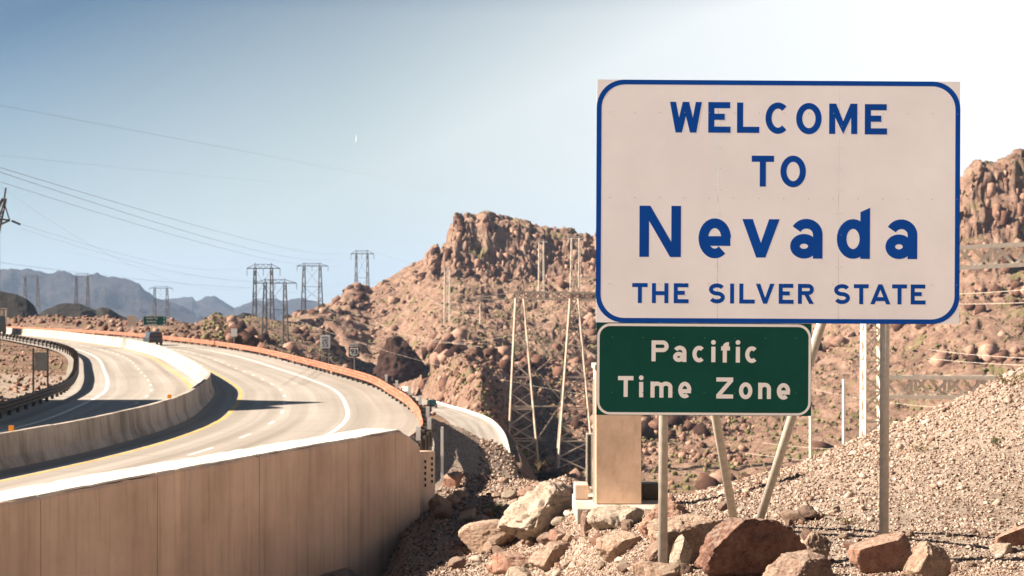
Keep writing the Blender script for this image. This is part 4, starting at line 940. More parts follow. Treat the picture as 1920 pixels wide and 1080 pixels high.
# individual loose stones large enough to point at
ST = [hull_shape(18, (1, .85, .65), 300+i) for i in range(7)]
ST_ME = [mesh_np('stone', V, Fq, M['stone'], col=np.full(len(V), .35+.1*i)) for i, (V, Fq) in enumerate(ST)]
placed = 0; tries = 0
while placed < 185 and tries < 4000:
    tries += 1
    c = rng.uniform(820, 1930); Y = math.exp(rng.uniform(math.log(13.6), math.log(34))); X = (c-960)/F*Y
    z = float(full_z(np.array([X]), np.array([Y]))[0]); row = HY-z*F/Y
    if row > 1085 or row < 660: continue
    spx = rng.uniform(5.5, 13)*(1.25 if c < 1200 else 1.0); r = spx/F*Y
    o = bpy.data.objects.new('stone', ST_ME[int(rng.integers(0, 7))]); COL.objects.link(o)
    o.location = (X, Y, z+r*.25); o.scale = (r, r*rng.uniform(.7, 1), r*rng.uniform(.6, .95)); o.rotation_euler = rng.uniform(-.5, .5, 3)*np.array((1, 1, 6))
    hh = 'high on' if row < 850 else ('half way up' if row < 960 else 'at the foot of'); sd2 = 'left of the right sign post' if c < 1655 else 'right of the right sign post'
    if c > 1330: tag(o, 'loose %s stone %s the gravel slope %s' % (('dark', 'brown', 'tan', 'tan', 'pale', 'pale', 'whitish')[ST_ME.index(o.data)], hh, sd2), 'stone', 'loose stones on the gravel slope')
    else: tag(o, 'loose %s angular stone %s' % (('dark', 'brown', 'tan', 'tan', 'pale', 'pale', 'whitish')[ST_ME.index(o.data)], 'on the shaded gravel beside the concrete barrier' if c < 930 else ('around the largest craggy boulder' if c < 1100 else ('below the beige pillar' if c < 1215 else 'among the boulders before the two braces'))), 'stone', 'loose stones among the boulders')
    placed += 1

# gravel
def gravel(n, c0, c1, Ya, Yb, smin, smax, name='gravel', power=2.2, tl=0.0, th=1.0, sh=None, mat='stone'):
    c = rng.uniform(c0, c1, n); Y = np.exp(rng.uniform(math.log(Ya), math.log(Yb), n)); X = (c-960)/F*Y
    z = full_z(X, Y); row = HY-z*F/Y; k = (row < 1130); c, Y, X, z = c[k], Y[k], X[k], z[k]
    dd = road_d(X, Y); k = (dd > d_edge(Y-21.6)+.35) | (Y < 14); Y, X, z = Y[k], X[k], z[k]
    spx = smin+(smax-smin)*rng.random(len(X))**power; r = spx/F*Y
    o = scatter(name, np.stack([X, Y, z+r*.22], 1), r, M[mat], sh or SHAPES, tint=tl+(th-tl)*rng.random(len(X)), squash=.8)
    tag(o, kind='stuff'); return o
gravel(64000, 1180, 1960, 11.8, 36, 1.0, 6.0, tl=.0, power=3.0)
gravel(16000, 1040, 1260, 14, 30, 1.1, 5.5, tl=.1, th=.9)
gravel(26000, 690, 1180, 26, 48, 1.1, 5.5, tl=.1, th=.85)
gravel(3000, 760, 1400, 20, 42, 3.5, 9, name='rubble', tl=.0, th=.9)
gravel(700, 1300, 1960, 14, 34, 3.5, 9, name='rubble', tl=.3, th=1)
gravel(2600, 900, 1120, 45, 130, 3, 8, name='rubble', tl=.0, th=.8)
gravel(4000, 800, 930, 42, 110, 1, 3, tl=.3, th=.9)

# hillside outcrops and scrub
def hill_scatter():
    n = 16000; c = rng.uniform(430, 1960, n); Y = rng.uniform(232, 650, n); X = (c-960)/F*Y; z = full_z(X, Y)
    dens = fbm(np.stack([X/30, Y/30, z*0], 1), 3, 55); d = np.full(n, 99.0); dr = np.sqrt(((np.stack([X, Y], 1)[:, None]-ORC[None, ::6, :2])**2).sum(2)).min(1)
    k = (dens+rng.normal(0, .12, n) > .22) & (dr > 5.5) & ~((Y > 592) & (c > 820) & (c < 1200)) & ~((Y > 428) & (c > 1700)); X, Y, z = X[k], Y[k], z[k]
    r = .35+2.9*rng.random(len(X))**3.6
    tag(scatter('outcrop', np.stack([X, Y, z+r*.15], 1), r, M['hillrock'], SHAPES_C, tint=rng.random(len(X))**2.2), kind='stuff')  # tints skewed dark to stand in for shadow on the hillside
    # cliff crags
    n = 260; c = np.r_[rng.uniform(840, 1120, 180), rng.uniform(1785, 1960, 80)]; Y = np.r_[rng.uniform(600, 632, 180), rng.uniform(434, 460, 80)]; X = (c-960)/F*Y; z = full_z(X, Y)
    r = .6+1.7*rng.random(n)**3
    k = ~((c < 850) & (Y > 620)); X, Y, z, r = X[k], Y[k], z[k], r[k]
    tag(scatter('crag', np.stack([X, Y, z-r*.7], 1), r, M['hillrock'], SHAPES_C, tint=.15+.85*rng.random(len(X)), squash=2.1, joint=.6), kind='stuff')
    # boulder apron of the cut below the ledge
    n = 3600; c = rng.uniform(780, 1420, n); Y = rng.uniform(228, 420, n); kk_ = (c < 1150) | (Y > 268); c, Y = c[kk_], Y[kk_]; X = (c-960)/F*Y; z = full_z(X, Y); dr = np.sqrt(((np.stack([X, Y], 1)[:, None]-ORC[None, ::6, :2])**2).sum(2)).min(1)
    k = dr > 5; X, Y, z = X[k], Y[k], z[k]; r = .22+.85*rng.random(len(X))**2.5
    tag(scatter('talus', np.stack([X, Y, z+r*.2], 1), r, M['hillrock'], SHAPES_C, tint=.1+.9*rng.random(len(X))), kind='stuff')
    n = 9000; c = rng.uniform(380, 1960, n); Y = rng.uniform(225, 640, n); X = (c-960)/F*Y; z = full_z(X, Y); dr = np.sqrt(((np.stack([X, Y], 1)[:, None]-ORC[None, ::6, :2])**2).sum(2)).min(1)
    sl = (z > -34); k = (dr > 6) & sl & ~((c > 830) & (c < 1130) & (Y > 600)); X, Y, z = X[k], Y[k], z[k]; r = .25+.7*rng.random(len(X))**2
    tag(scatter('scrub', np.stack([X, Y, z+r*.35], 1), r, M['shrub'], SHAPES_B), kind='stuff')
    # left slope
    n = 1500; c = rng.uniform(-60, 160, n); Y = rng.uniform(70, 215, n); X = (c-960)/F*Y; z = full_z(X, Y); d = road_d(X, Y); k = d < -9.6; X, Y, z = X[k], Y[k], z[k]
    r = .05+.30*rng.random(len(X))**3; tag(scatter('rubble', np.stack([X, Y, z+r*.2], 1), r, M['hillrock'], SHAPES, tint=.3+.7*rng.random(len(X))), kind='stuff')
    n = 70; c = rng.uniform(-60, 160, n); Y = rng.uniform(70, 215, n); X = (c-960)/F*Y; z = full_z(X, Y); d = road_d(X, Y); k = d < -10; X, Y, z = X[k], Y[k], z[k]
    r = .12+.22*rng.random(len(X)); tag(scatter('scrub', np.stack([X, Y, z+r*.3], 1), r, M['shrub'], SHAPES_B), kind='stuff')
    # red rubble banks behind the far rail
    n = 4200; c = rng.uniform(10, 640, n); Y = rng.uniform(150, 440, n); X = (c-960)/F*Y; z = full_z(X, Y); d = road_d(X, Y); k = d > 12.5; X, Y, z = X[k], Y[k], z[k]
    r = .10+.75*rng.random(len(X))**4; tag(scatter('rubble', np.stack([X, Y, z+r*.2], 1), r, M['hillrock'], SHAPES_C, tint=.02+.75*rng.random(len(X))), kind='stuff')
hill_scatter()
# big dark outcrop knob left of the cut
for x0, x1, y0, y1, Y, sd_, lb in ((700, 800, 628, 704, 430, 61, 'large dark rock knob above the cut bank right of the route sign'), (640, 692, 534, 560, 660, 62, 'small dark rock cap on the ridge line left of the main crag'), (800, 826, 470, 500, 640, 63, 'pointed rock pinnacle at the left foot of the main crag'),
                           (752, 790, 702, 735, 500, 64, 'dark leaning rock below the large knob beside the old road'), (1790, 1850, 620, 660, 385, 65, 'dark rock mass above the lattice beam at the right')):
    in_frame_boulder(x0, x1, y0, y1, M['hillrock'], lb, sd_, Y=Y, cuts=16, rough=.12, name='rock_outcrop', cat='rock', group='rock outcrops on the hillside', sub=5, depth=1.0, sink=.25)

# ------------------------------------------------------------------ pillar
def pillar():
    Y = 24.0; k = Y/F; root = tag(empty('concrete_pillar', P(1160, 945, Y)), 'plain beige rectangular concrete pillar standing on a slab behind the green sign', 'pillar')
    w = 85*k; h = (945-694)*k
    m_ = MB(); m_.box((0, .40, h/2+.004), (w, .80, h)); m_.build('shaft', M['pillar'], root, bevel=.008)
    m_ = MB(); m_.box((0.0, .40, h+.05), (w+.06, .86, .09)); m_.build('cap', M['slab'], root, bevel=.01)
    m_ = MB(); m_.box((.15, .45, -.14), (1.75, 1.9, .26)); m_.build('base_slab', M['slab'], root, bevel=.015)
    m_ = MB(); m_.box((-w/2-.03, .08, h*.47), (.035, .035, h*.93)); m_.build('lit_edge_strip', M['white_line'], root)  # added pale strip standing for the pillar's sunlit left side
    for x, ww, hh, mt in ((-.60, .24, .27, 'slab'), (.60, .30, .27, 'galv_dark')):
        m_ = MB(); m_.box((x, .75, hh/2-.005), (ww, .4, hh)); m_.build('side_block', M[mt], root, bevel=.03)
    # narrow framed cabinet behind, left
    r2 = tag(empty('framed_panel', P(1105, 912, 26.5)), 'narrow dark panel in a pale frame standing left of the beige pillar', 'panel'); k2 = 26.5/F
    m_ = MB(); m_.box((-4.5*k2, 0, .48), (3*k2, .08, .96)); m_.box((4.5*k2, 0, .48), (3*k2, .08, .96)); m_.box((0, 0, .975), (12*k2, .08, .03)); m_.build('frame', M['coping'], r2)
    m_ = MB(); m_.box((0, .01, .48), (6*k2-.002, .05, .955)); m_.build('dark_panel', M['galv_dark'], r2)
pillar()
# tall pale delineator post beside the rail end
def slim_post(px, top, bot, Y, wpx, mat, label, cat='post', name='post_marker', rnd=False):
    k = Y/F; r = tag(empty(name, P(px, bot, Y)), label, cat); h = (bot-top)*k
    m_ = MB(); m_.box((0, 0, h/2-.1), (wpx*k, wpx*k*.5, h+.2)) if not rnd else m_.bar((0, 0, -.2), (0, 0, h), wpx*k, n=12)
    m_.build('shaft', mat, r, bevel=0 if rnd else .003); m_ = MB(); m_.box((0, 0, h+.02), (wpx*k*1.05, wpx*k*.55, .04)) if not rnd else m_.bar((0, 0, h), (0, 0, h+.05), wpx*k*1.15, n=12)
    m_.build('cap', mat, r); return r
slim_post(829, 803, 890, 43, 5, M['sign_small_white'], 'pale flat delineator post at the near end of the guardrail')
slim_post(1582, 713, 850, 60, 5.5, M['white_line'], 'slim white pole standing beyond the gravel slope left of the lattice column', 'pole', 'slim_pole', True)
slim_post(1520, 782, 890, 55, 6, M['white_line'], 'slim white pole just right of the lower corner of the green sign', 'pole', 'slim_pole', True)

# ------------------------------------------------------------------ lattice towers
def mast(m_, base, top, w0, w1, nseg, t, tb=None):
    base = Vector(base); top = Vector(top); tb = tb or t*.6
    lv = []
    for i in range(nseg+1):
        f = i/nseg; c = base.lerp(top, f); w = (w0*(1-f)+w1*f)/2
        lv.append([c+Vector((sx_*w, sy_*w, 0)) for sx_, sy_ in ((-1, -1), (1, -1), (1, 1), (-1, 1))])
    for i in range(nseg):
        for k in range(4):
            m_.bar(lv[i][k], lv[i+1][k], t)
            k2 = (k+1) % 4
            if (i+k) % 2: m_.bar(lv[i][k], lv[i+1][k2], tb)
            else: m_.bar(lv[i][k2], lv[i+1][k], tb)
            if i % 2 == 0 and i: m_.bar(lv[i][k], lv[i][k2], tb)
def beam(m_, a, b_, h, w, nseg, t):
    a = Vector(a); b_ = Vector(b_); rows = []
    for i in range(nseg+1):
        c = a.lerp(b_, i/nseg); rows.append([c+Vector((0, sy_*w/2, sz_*h/2)) for sy_, sz_ in ((-1, -1), (-1, 1), (1, 1), (1, -1))])
    for k in range(4): m_.bar(rows[0][k], rows[-1][k], t*1.25)
    for i in range(nseg):
        for k in range(4):
            k2 = (k+1) % 4
            (m_.bar(rows[i][k], rows[i+1][k2], t*.75) if i % 2 else m_.bar(rows[i][k2], rows[i+1][k], t*.75))
        if i % 2 == 0: m_.bar(rows[i][0], rows[i][1], t*.75); m_.bar(rows[i][3], rows[i][2], t*.75)
def h_tower(name, label, lx, rx, top, base, ax0, ax1, Y, mat, t=.22, ins=True, baseL=None, group='transmission towers', yaw=0):
    k = Y/F; cx = (lx+rx)/2; root = tag(empty(name, P(cx, base, Y)), label, 'pylon', group); H = (base-top)*k; a = (rx-lx)*k/2; root.rotation_euler = (0, 0, yaw)
    for sgn in (-1, 1):
        m_ = MB(); mast(m_, (sgn*a*1.12, 0, -4), (sgn*a, 0, H*.95), (rx-lx)*k*.34, (rx-lx)*k*.12, 9, t)
        m_.bar((sgn*a, 0, H*.95), (sgn*a, 0, H), t); m_.build('mast', mat, root)
    m_ = MB(); xl, xr = (ax0-cx)*k, (ax1-cx)*k; zt = H*.94; m_.bar((xl, 0, zt), (xr, 0, zt), t*1.3); m_.bar((xl, 0, zt), (-a, 0, zt+.045*H), t*.8); m_.bar((xr, 0, zt), (a, 0, zt+.045*H), t*.8); m_.bar((-a, 0, zt+.045*H), (a, 0, zt+.045*H), t*.7)
    nb = 6
    for i in range(nb): x = -a+2*a*i/nb; m_.bar((x, 0, zt+(.045*H if i % 2 else 0)), (x+2*a/nb, 0, zt+(0 if i % 2 else .045*H)), t*.6)
    m_.build('crossarm', mat, root)
    m_ = MB(); z1, z2 = H*.60, H*.36; m_.bar((-a*1.05, 0, z1), (a*1.05, 0, z1), t*.7); m_.bar((-a*1.1, 0, z2), (a*1.1, 0, z2), t*.7); m_.bar((-a*1.05, 0, z1), (a*1.1, 0, z2), t*.5); m_.bar((a*1.05, 0, z1), (-a*1.1, 0, z2), t*.5); m_.bar((-a, 0, zt), (a*1.05, 0, z1), t*.4); m_.bar((a, 0, zt), (-a*1.05, 0, z1), t*.4)
    m_.build('cross_brace', mat, root)
    if ins:
        for x in (xl, (xl-a)/2 if False else 0, xr):
            m_ = MB(); m_.bar((x, 0, zt), (x, 0, zt-.085*H), t*.9, n=6); m_.build('insulator', mat, root)
    return root
TF = M['tower_far']
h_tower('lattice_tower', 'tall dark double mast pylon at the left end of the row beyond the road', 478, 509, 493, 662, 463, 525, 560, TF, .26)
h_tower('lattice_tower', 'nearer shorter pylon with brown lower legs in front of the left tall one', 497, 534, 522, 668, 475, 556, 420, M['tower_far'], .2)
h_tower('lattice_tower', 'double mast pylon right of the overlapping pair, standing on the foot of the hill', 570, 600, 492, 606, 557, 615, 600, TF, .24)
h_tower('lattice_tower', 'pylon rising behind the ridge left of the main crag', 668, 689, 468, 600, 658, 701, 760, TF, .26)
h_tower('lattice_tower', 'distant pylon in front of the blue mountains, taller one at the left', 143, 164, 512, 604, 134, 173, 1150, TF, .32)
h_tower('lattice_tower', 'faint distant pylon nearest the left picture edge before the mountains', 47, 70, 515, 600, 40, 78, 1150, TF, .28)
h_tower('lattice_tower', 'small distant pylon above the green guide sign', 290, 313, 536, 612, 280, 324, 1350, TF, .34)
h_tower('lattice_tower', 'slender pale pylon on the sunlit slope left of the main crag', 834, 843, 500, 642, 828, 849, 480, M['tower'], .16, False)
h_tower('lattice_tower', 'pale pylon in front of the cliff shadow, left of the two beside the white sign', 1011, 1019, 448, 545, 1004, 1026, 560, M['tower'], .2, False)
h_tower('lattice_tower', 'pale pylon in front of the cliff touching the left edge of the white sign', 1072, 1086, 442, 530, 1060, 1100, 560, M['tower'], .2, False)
def edge_tower():
    Y = 170.0; root = tag(empty('lattice_tower', P(-19, 700, Y)), 'dark pylon cut off by the left picture edge with a drooping arm', 'pylon', 'transmission towers'); k = Y/F
    X = lambda p: (p+19)*k; Z = lambda r: (700-r)*k
    m_ = MB(); mast(m_, (0, 0, -2), (0, 0, Z(440)), 26*k, 24*k, 10, .2); mast(m_, (0, 0, Z(440)), (X(8), 0, Z(372)), 24*k, 5*k, 4, .16); m_.bar((X(8), 0, Z(372)), (X(11), 0, Z(352)), .16); m_.build('mast', TF, root)
    m_ = MB(); m_.bar((X(-4), 0, Z(410)), (X(18), 0, Z(413)), .2); m_.bar((X(-4), 0, Z(423)), (X(18), 0, Z(413)), .2); m_.bar((X(9), 0, Z(385)), (X(18), 0, Z(413)), .12); m_.build('crossarm', TF, root)
    m_ = MB(); m_.bar((X(-26), 0, Z(410)), (X(-50), 0, Z(413)), .2); m_.bar((X(-26), 0, Z(423)), (X(-50), 0, Z(413)), .2); m_.build('crossarm', TF, root)
    m_ = MB(); m_.bar((X(22), 0, Z(414)), (X(38), 0, Z(421)), .26, n=8); m_.build('insulator', TF, root)
edge_tower()
def big_tower():
    Y = 262.0; k = Y/F; cx = 1035; root = tag(empty('lattice_tower', P(cx, 868, Y)), 'largest nearby pale pylon with two splayed masts left of the white sign', 'pylon', 'transmission towers')
    X = lambda p: (p-cx)*k; Z = lambda r: (868-r)*k; T = M['tower_mid']; t = .27
    for (b0, b1, tp, tb, pk) in ((951, 1010, 974, 592, 980), (1044, 1112, 1076, 590, 1078)):
        m_ = MB(); w0 = (b1-b0)*k; cb = X((b0+b1)/2)
        mast(m_, (cb, 0, -1.5), (X(tp), 0, Z(560)), w0, 15*k, 11, t*1.1, t*.85)
        m_.bar((X(tp)-7*k, 0, Z(560)), (X(pk), 0, Z(526)), t); m_.bar((X(tp)+9*k, 0, Z(545)), (X(pk), 0, Z(526)), t); m_.bar((X(tp)-7*k, 0, Z(560)), (X(tp)+9*k, 0, Z(545)), t*.6)
        m_.build('mast', T, root)
    m_ = MB(); beam(m_, (X(967), 0, Z(554)), (X(1150), 0, Z(556)), 13*k, 1.0, 14, t*1.0); m_.bar((X(885), 0, Z(560)), (X(967), 0, Z(547)), t*.8); m_.bar((X(885), 0, Z(560)), (X(967), 0, Z(562)), t*.9); m_.build('crossarm', T, root)
    m_ = MB()
    for a, b_ in (((1064, 602), (1016, 672)), ((1080, 608), (1048, 668)), ((1064, 602), (1100, 655)), ((985, 600), (1030, 668)), ((965, 762), (1056, 762)), ((1010, 820), (1047, 764)), ((958, 640), (1000, 655)), ((1000, 700), (1050, 660)), ((1047, 764), (1098, 690)), ((1010, 700), (1060, 760))):
        m_.bar((X(a[0]), 0, Z(a[1])), (X(b_[0]), 0, Z(b_[1])), t*.8)
    m_.build('cross_brace', T, root)
    for px in (900, 1028, 1085):
        m_ = MB(); m_.bar((X(px), 0, Z(560)), (X(px), 0, Z(607)), .16, n=6); m_.build('insulator', M['tower'], root)
big_tower()
def gantry():
    Y = 150.0; k = Y/F; root = tag(empty('lattice_gantry', P(1634, 960, Y)), 'pale steel lattice gantry whose column stands beside the right sign post', 'gantry')
    X = lambda p: (p-1634)*k; Z = lambda r: (960-r)*k; T = M['tower']
    m_ = MB(); mast(m_, (0, 0, -6), (0, 0, Z(845)), 46*k, 31*k, 6, .22, .16); mast(m_, (0, 0, Z(845)), (0, 0, Z(455)), 31*k, 28*k, 14, .22, .17); m_.build('column', T, root)
    m_ = MB(); mast(m_, (X(2230), 0, -6), (X(2230), 0, Z(440)), 46*k, 30*k, 20, .26, .15); m_.build('column', T, root)
    m_ = MB(); beam(m_, (X(1650), 0, Z(725)), (X(2215), 0, Z(727)), 36*k, 1.6, 18, .34); m_.build('beam', T, root)
    m_ = MB(); beam(m_, (X(1650), 0, Z(491)), (X(2215), 0, Z(462)), 38*k, 1.6, 16, .36); m_.build('beam', T, root)
gantry()

# ------------------------------------------------------------------ wires
def wire(a, b_, sag, r, label, mat='wire', group='overhead power lines', n=26):
    A = P(*a); B_ = P(*b_); pts = [A+(B_-A)*t-np.array((0, 0, 4*sag*t*(1-t))) for t in np.linspace(0, 1, n)]
    V = []; kx = 5; r = r*.42
    for i, p in enumerate(pts):
        for q in range(kx): an = 2*math.pi*q/kx; V.append((p[0]+0*r, p[1]+r*math.cos(an), p[2]+r*math.sin(an)) if abs(B_[0]-A[0]) > abs(B_[1]-A[1]) else (p[0]+r*math.cos(an), p[1], p[2]+r*math.sin(an)))
    Fq = [(i*kx+q, i*kx+(q+1) % kx, (i+1)*kx+(q+1) % kx, (i+1)*kx+q) for i in range(n-1) for q in range(kx)]
    o = obj_np('power_line', V, np.array(Fq), M[mat], smooth=True); tag(o, label, 'power line', group)
wl_ = [((-60, 186, 120), (820, 352, 900), 0, .03, 'faintest uppermost power line falling from the top left across the blue sky'),
 ((-60, 285, 110), (680, 348, 800), 1, .018, 'very faint power line below the uppermost one'),
 ((-60, 296, 90), (658, 473, 760), 3, .045, 'upper line of the dark pair falling to the pylon behind the ridge'),
 ((-60, 303, 90), (664, 474, 760), 5, .045, 'lower line of the dark pair falling to the pylon behind the ridge'),
 ((-60, 322, 90), (690, 478, 760), 6, .035, 'thin power line just under the dark pair'),
 ((-60, 484, 200), (500, 541, 430), .8, .05, 'dark power line low over the mountains at the left'),
 ((500, 541, 430), (660, 549, 660), 1.2, .05, 'dark power line between the nearer pylon and the ridge'),
 ((38, 420, 170), (463, 500, 560), 3, .03, 'thin power line from the cut off pylon to the left tall pylon'),
 ((38, 428, 170), (500, 527, 420), 2, .028, 'thin lower power line from the cut off pylon to the nearer pylon'),
 ((0, 350, 250), (557, 497, 600), 14, .03, 'faint sagging power line towards the right double mast pylon'),
 ((701, 473, 760), (900, 515, 900), 2, .07, 'dark power line from the ridge pylon disappearing behind the hill'),
 ((550, 497, 600), (662, 474, 760), 5, .04, 'faint power line joining the double mast pylon and the ridge pylon'),
 ((120, 470, 500), (1117, 400, 900), 26, .04, 'very faint long power line across the lower sky')]
for a, b_, sg, r, lb in wl_: wire(a, b_, sg, r*1.0, lb)
wp = [((556, 600, 430), (1130, 745, 300), 4, 'pale cable crossing the hillside left of the large pylon, lowest'), ((600, 575, 500), (900, 650, 262), 3, 'pale cable ending at the left arm of the large pylon'), ((700, 600, 470), (1028, 607, 262), 9, 'pale sagging cable under the large pylon arm'),
 ((900, 600, 262), (760, 520, 640), 4, 'pale cable from the large pylon up to the ridge'), ((1028, 607, 262), (1150, 600, 262), 3, 'short pale cable loop hanging beside the white sign'), ((980, 470, 600), (1150, 620, 262), 3, 'pale cable falling steeply from the cliff to the white sign'),
 ((1740, 655, 150), (1990, 674, 110), .3, 'upper of two thick pale cables right of the lattice column'), ((1735, 671, 150), (1990, 686, 110), .3, 'lower of two thick pale cables right of the lattice column'),
 ((1700, 553, 150), (1990, 537, 110), .3, 'upper pale cable between the two lattice beams at the right edge'), ((1700, 568, 150), (1990, 564, 110), .3, 'lower pale cable between the two lattice beams at the right edge'),
 ((1500, 722, 260), (1780, 765, 150), 1, 'thin pale cable passing behind the lattice column'), ((1400, 850, 200), (1990, 900, 110), .5, 'low pale cable behind the slim white poles'), ((1430, 830, 200), (1700, 846, 150), .5, 'pale cable crossing the slim white poles')]
for i, (a, b_, sg, lb) in enumerate(wp): wire(a, b_, sg*.6, .035 if i < 6 else .04, lb, 'wire_pale')

# ------------------------------------------------------------------ small signs
def small_text(txt, size, x, z, y, mat, parent, align='CENTER', bold=.0):
    cu = bpy.data.curves.new('legend', 'FONT'); cu.body = txt; cu.size = size; cu.align_x = align; cu.extrude = .002; cu.offset = bold
    t = bpy.data.objects.new('legend', cu); COL.objects.link(t); bpy.context.view_layer.update()
    me = bpy.data.meshes.new_from_object(t.evaluated_get(bpy.context.evaluated_depsgraph_get())); bpy.data.objects.remove(t)
    o = bpy.data.objects.new('legend', me); me.name = 'legend'; me.materials.clear(); me.materials.append(mat); COL.objects.link(o); o.parent = parent
    o.rotation_euler = (math.radians(90), 0, 0); o.location = (x, y, z); return o
def road_sign(name, label, x0, x1, top, bot, posts, base, Y, mat, texts=(), tmat=None, postm='galv', yaw=0, border=None):
    k = Y/F; cx = (x0+x1)/2; root = tag(empty(name, P(cx, base, Y)), label, 'sign'); root.rotation_euler = (0, 0, yaw); h = (bot-top)*k; w = (x1-x0)*k; zc = (base-(top+bot)/2)*k
    m_ = MB(); m_.prism(rrect(-w/2, zc-h/2, w/2, zc+h/2, min(w, h)*.08, 4), -.01, .01); m_.build('panel', mat, root)
    if border:
        m_ = MB(); e = .03*w; ring_mesh(rrect(-w/2+e*.5, zc-h/2+e*.5, w/2-e*.5, zc+h/2-e*.5, min(w, h)*.07, 4), rrect(-w/2+e, zc-h/2+e, w/2-e, zc+h/2-e, min(w, h)*.06, 4), -.016, -.008, m_); m_.build('border', border, root)
    for px in posts:
        m_ = MB(); m_.box(((px-cx)*k, .05, (zc+h/2-.6)/2), (.10, .06, zc+h/2+.6)); m_.build('post', M[postm], root)
    for tx, sz, fx, fz in texts: small_text(tx, sz*h, fx*w, zc+fz*h, -.014, tmat or M['black_text'], root, bold=.006*sz)
    return root
road_sign('speed_limit_sign', 'white speed limit sign on two posts beyond the rust coloured rail', 600, 619, 628, 653, (603, 616), 688, 127, M['sign_small_white'], (('SPEED', .20, 0, .24), ('LIMIT', .20, 0, .03), ('55', .52, 0, -.38)), border=None)
r = road_sign('route_sign', 'route shield on a single post right of the speed limit sign', 654, 674, 650, 669, (664,), 706, 112, M['black_text'])
k = 112/F
sh_ = [(-.30, .36), (0, .31), (.30, .36), (.36, .30), (.33, .14), (.40, -.08), (.30, -.30), (0, -.38), (-.30, -.30), (-.40, -.08), (-.33, .14), (-.36, .30)]
m_ = MB(); m_.prism([(x*20*k*1.12, (706-659.5)*k+z*19*k*1.15) for x, z in sh_], -.016, -.011); m_.build('shield', M['sign_small_white'], r)
small_text('93', 13.5*k, 0, (706-664)*k, -.02, M['black_text'], r, bold=.012)
m_ = MB(); m_.box((0, 0, (706-646.5)*k), (15*k, .02, 5.5*k)); m_.build('plate', M['sign_small_white'], r); small_text('NORTH', 5.2*k, 0, (706-648.4)*k, -.014, M['black_text'], r)
road_sign('small_sign', 'small white sign on a single post beyond the far curve of the rail', 433, 444.5, 616, 631, (438.5,), 656, 178, M['sign_small_white'], (('2', .6, 0, -.2),) if False else ())
road_sign('guide_sign', 'green guide sign above the dark vehicle on the road', 267.5, 313, 592, 611, (294, 272), 634, 262, M['sign_green'], (('Boulder City', .22, -.12, .18), ('Henderson', .22, -.14, -.13), ('Las Vegas', .22, -.10, -.42), ('6', .22, .38, .18), ('16', .22, .38, -.13), ('28', .22, .38, -.42)), M['sign_border'], border=M['sign_border'])
road_sign('beige_sign', 'beige notice board left of the green guide sign', 238.5, 256, 592, 611, (241, 253), 640, 262, M['sign_beige'], (('NOTICE', .14, 0, .25),) if False else ())
# sign seen from behind on the left slope
def back_sign():
    Y = 80.0; k = Y/F; root = tag(empty('sign_back', P(76, 745, Y)), 'grey sign on two dark posts on the pale soil slope at the left', 'sign')
    m_ = MB(); m_.box((1*k, 0, (745-678)*k), (24*k, .02, 35*k)); m_.build('panel', M['alu_dark'], root)
    for px in (-14, 13): m_ = MB(); m_.box((px*k, .04, (745-658)*k/2), (3.2*k, .06, (745-658)*k+.3)); m_.build('post', M['galv_dark'], root)
M['alu_dark'] = plain('weathered_sign_panel', (.20, .19, .17), .5, .2, .35, 1.2)
back_sign()
slim_post(49, 737, 748, 78, 3, M['galv_dark'], 'short dark marker post at the edge of the pale soil slope')

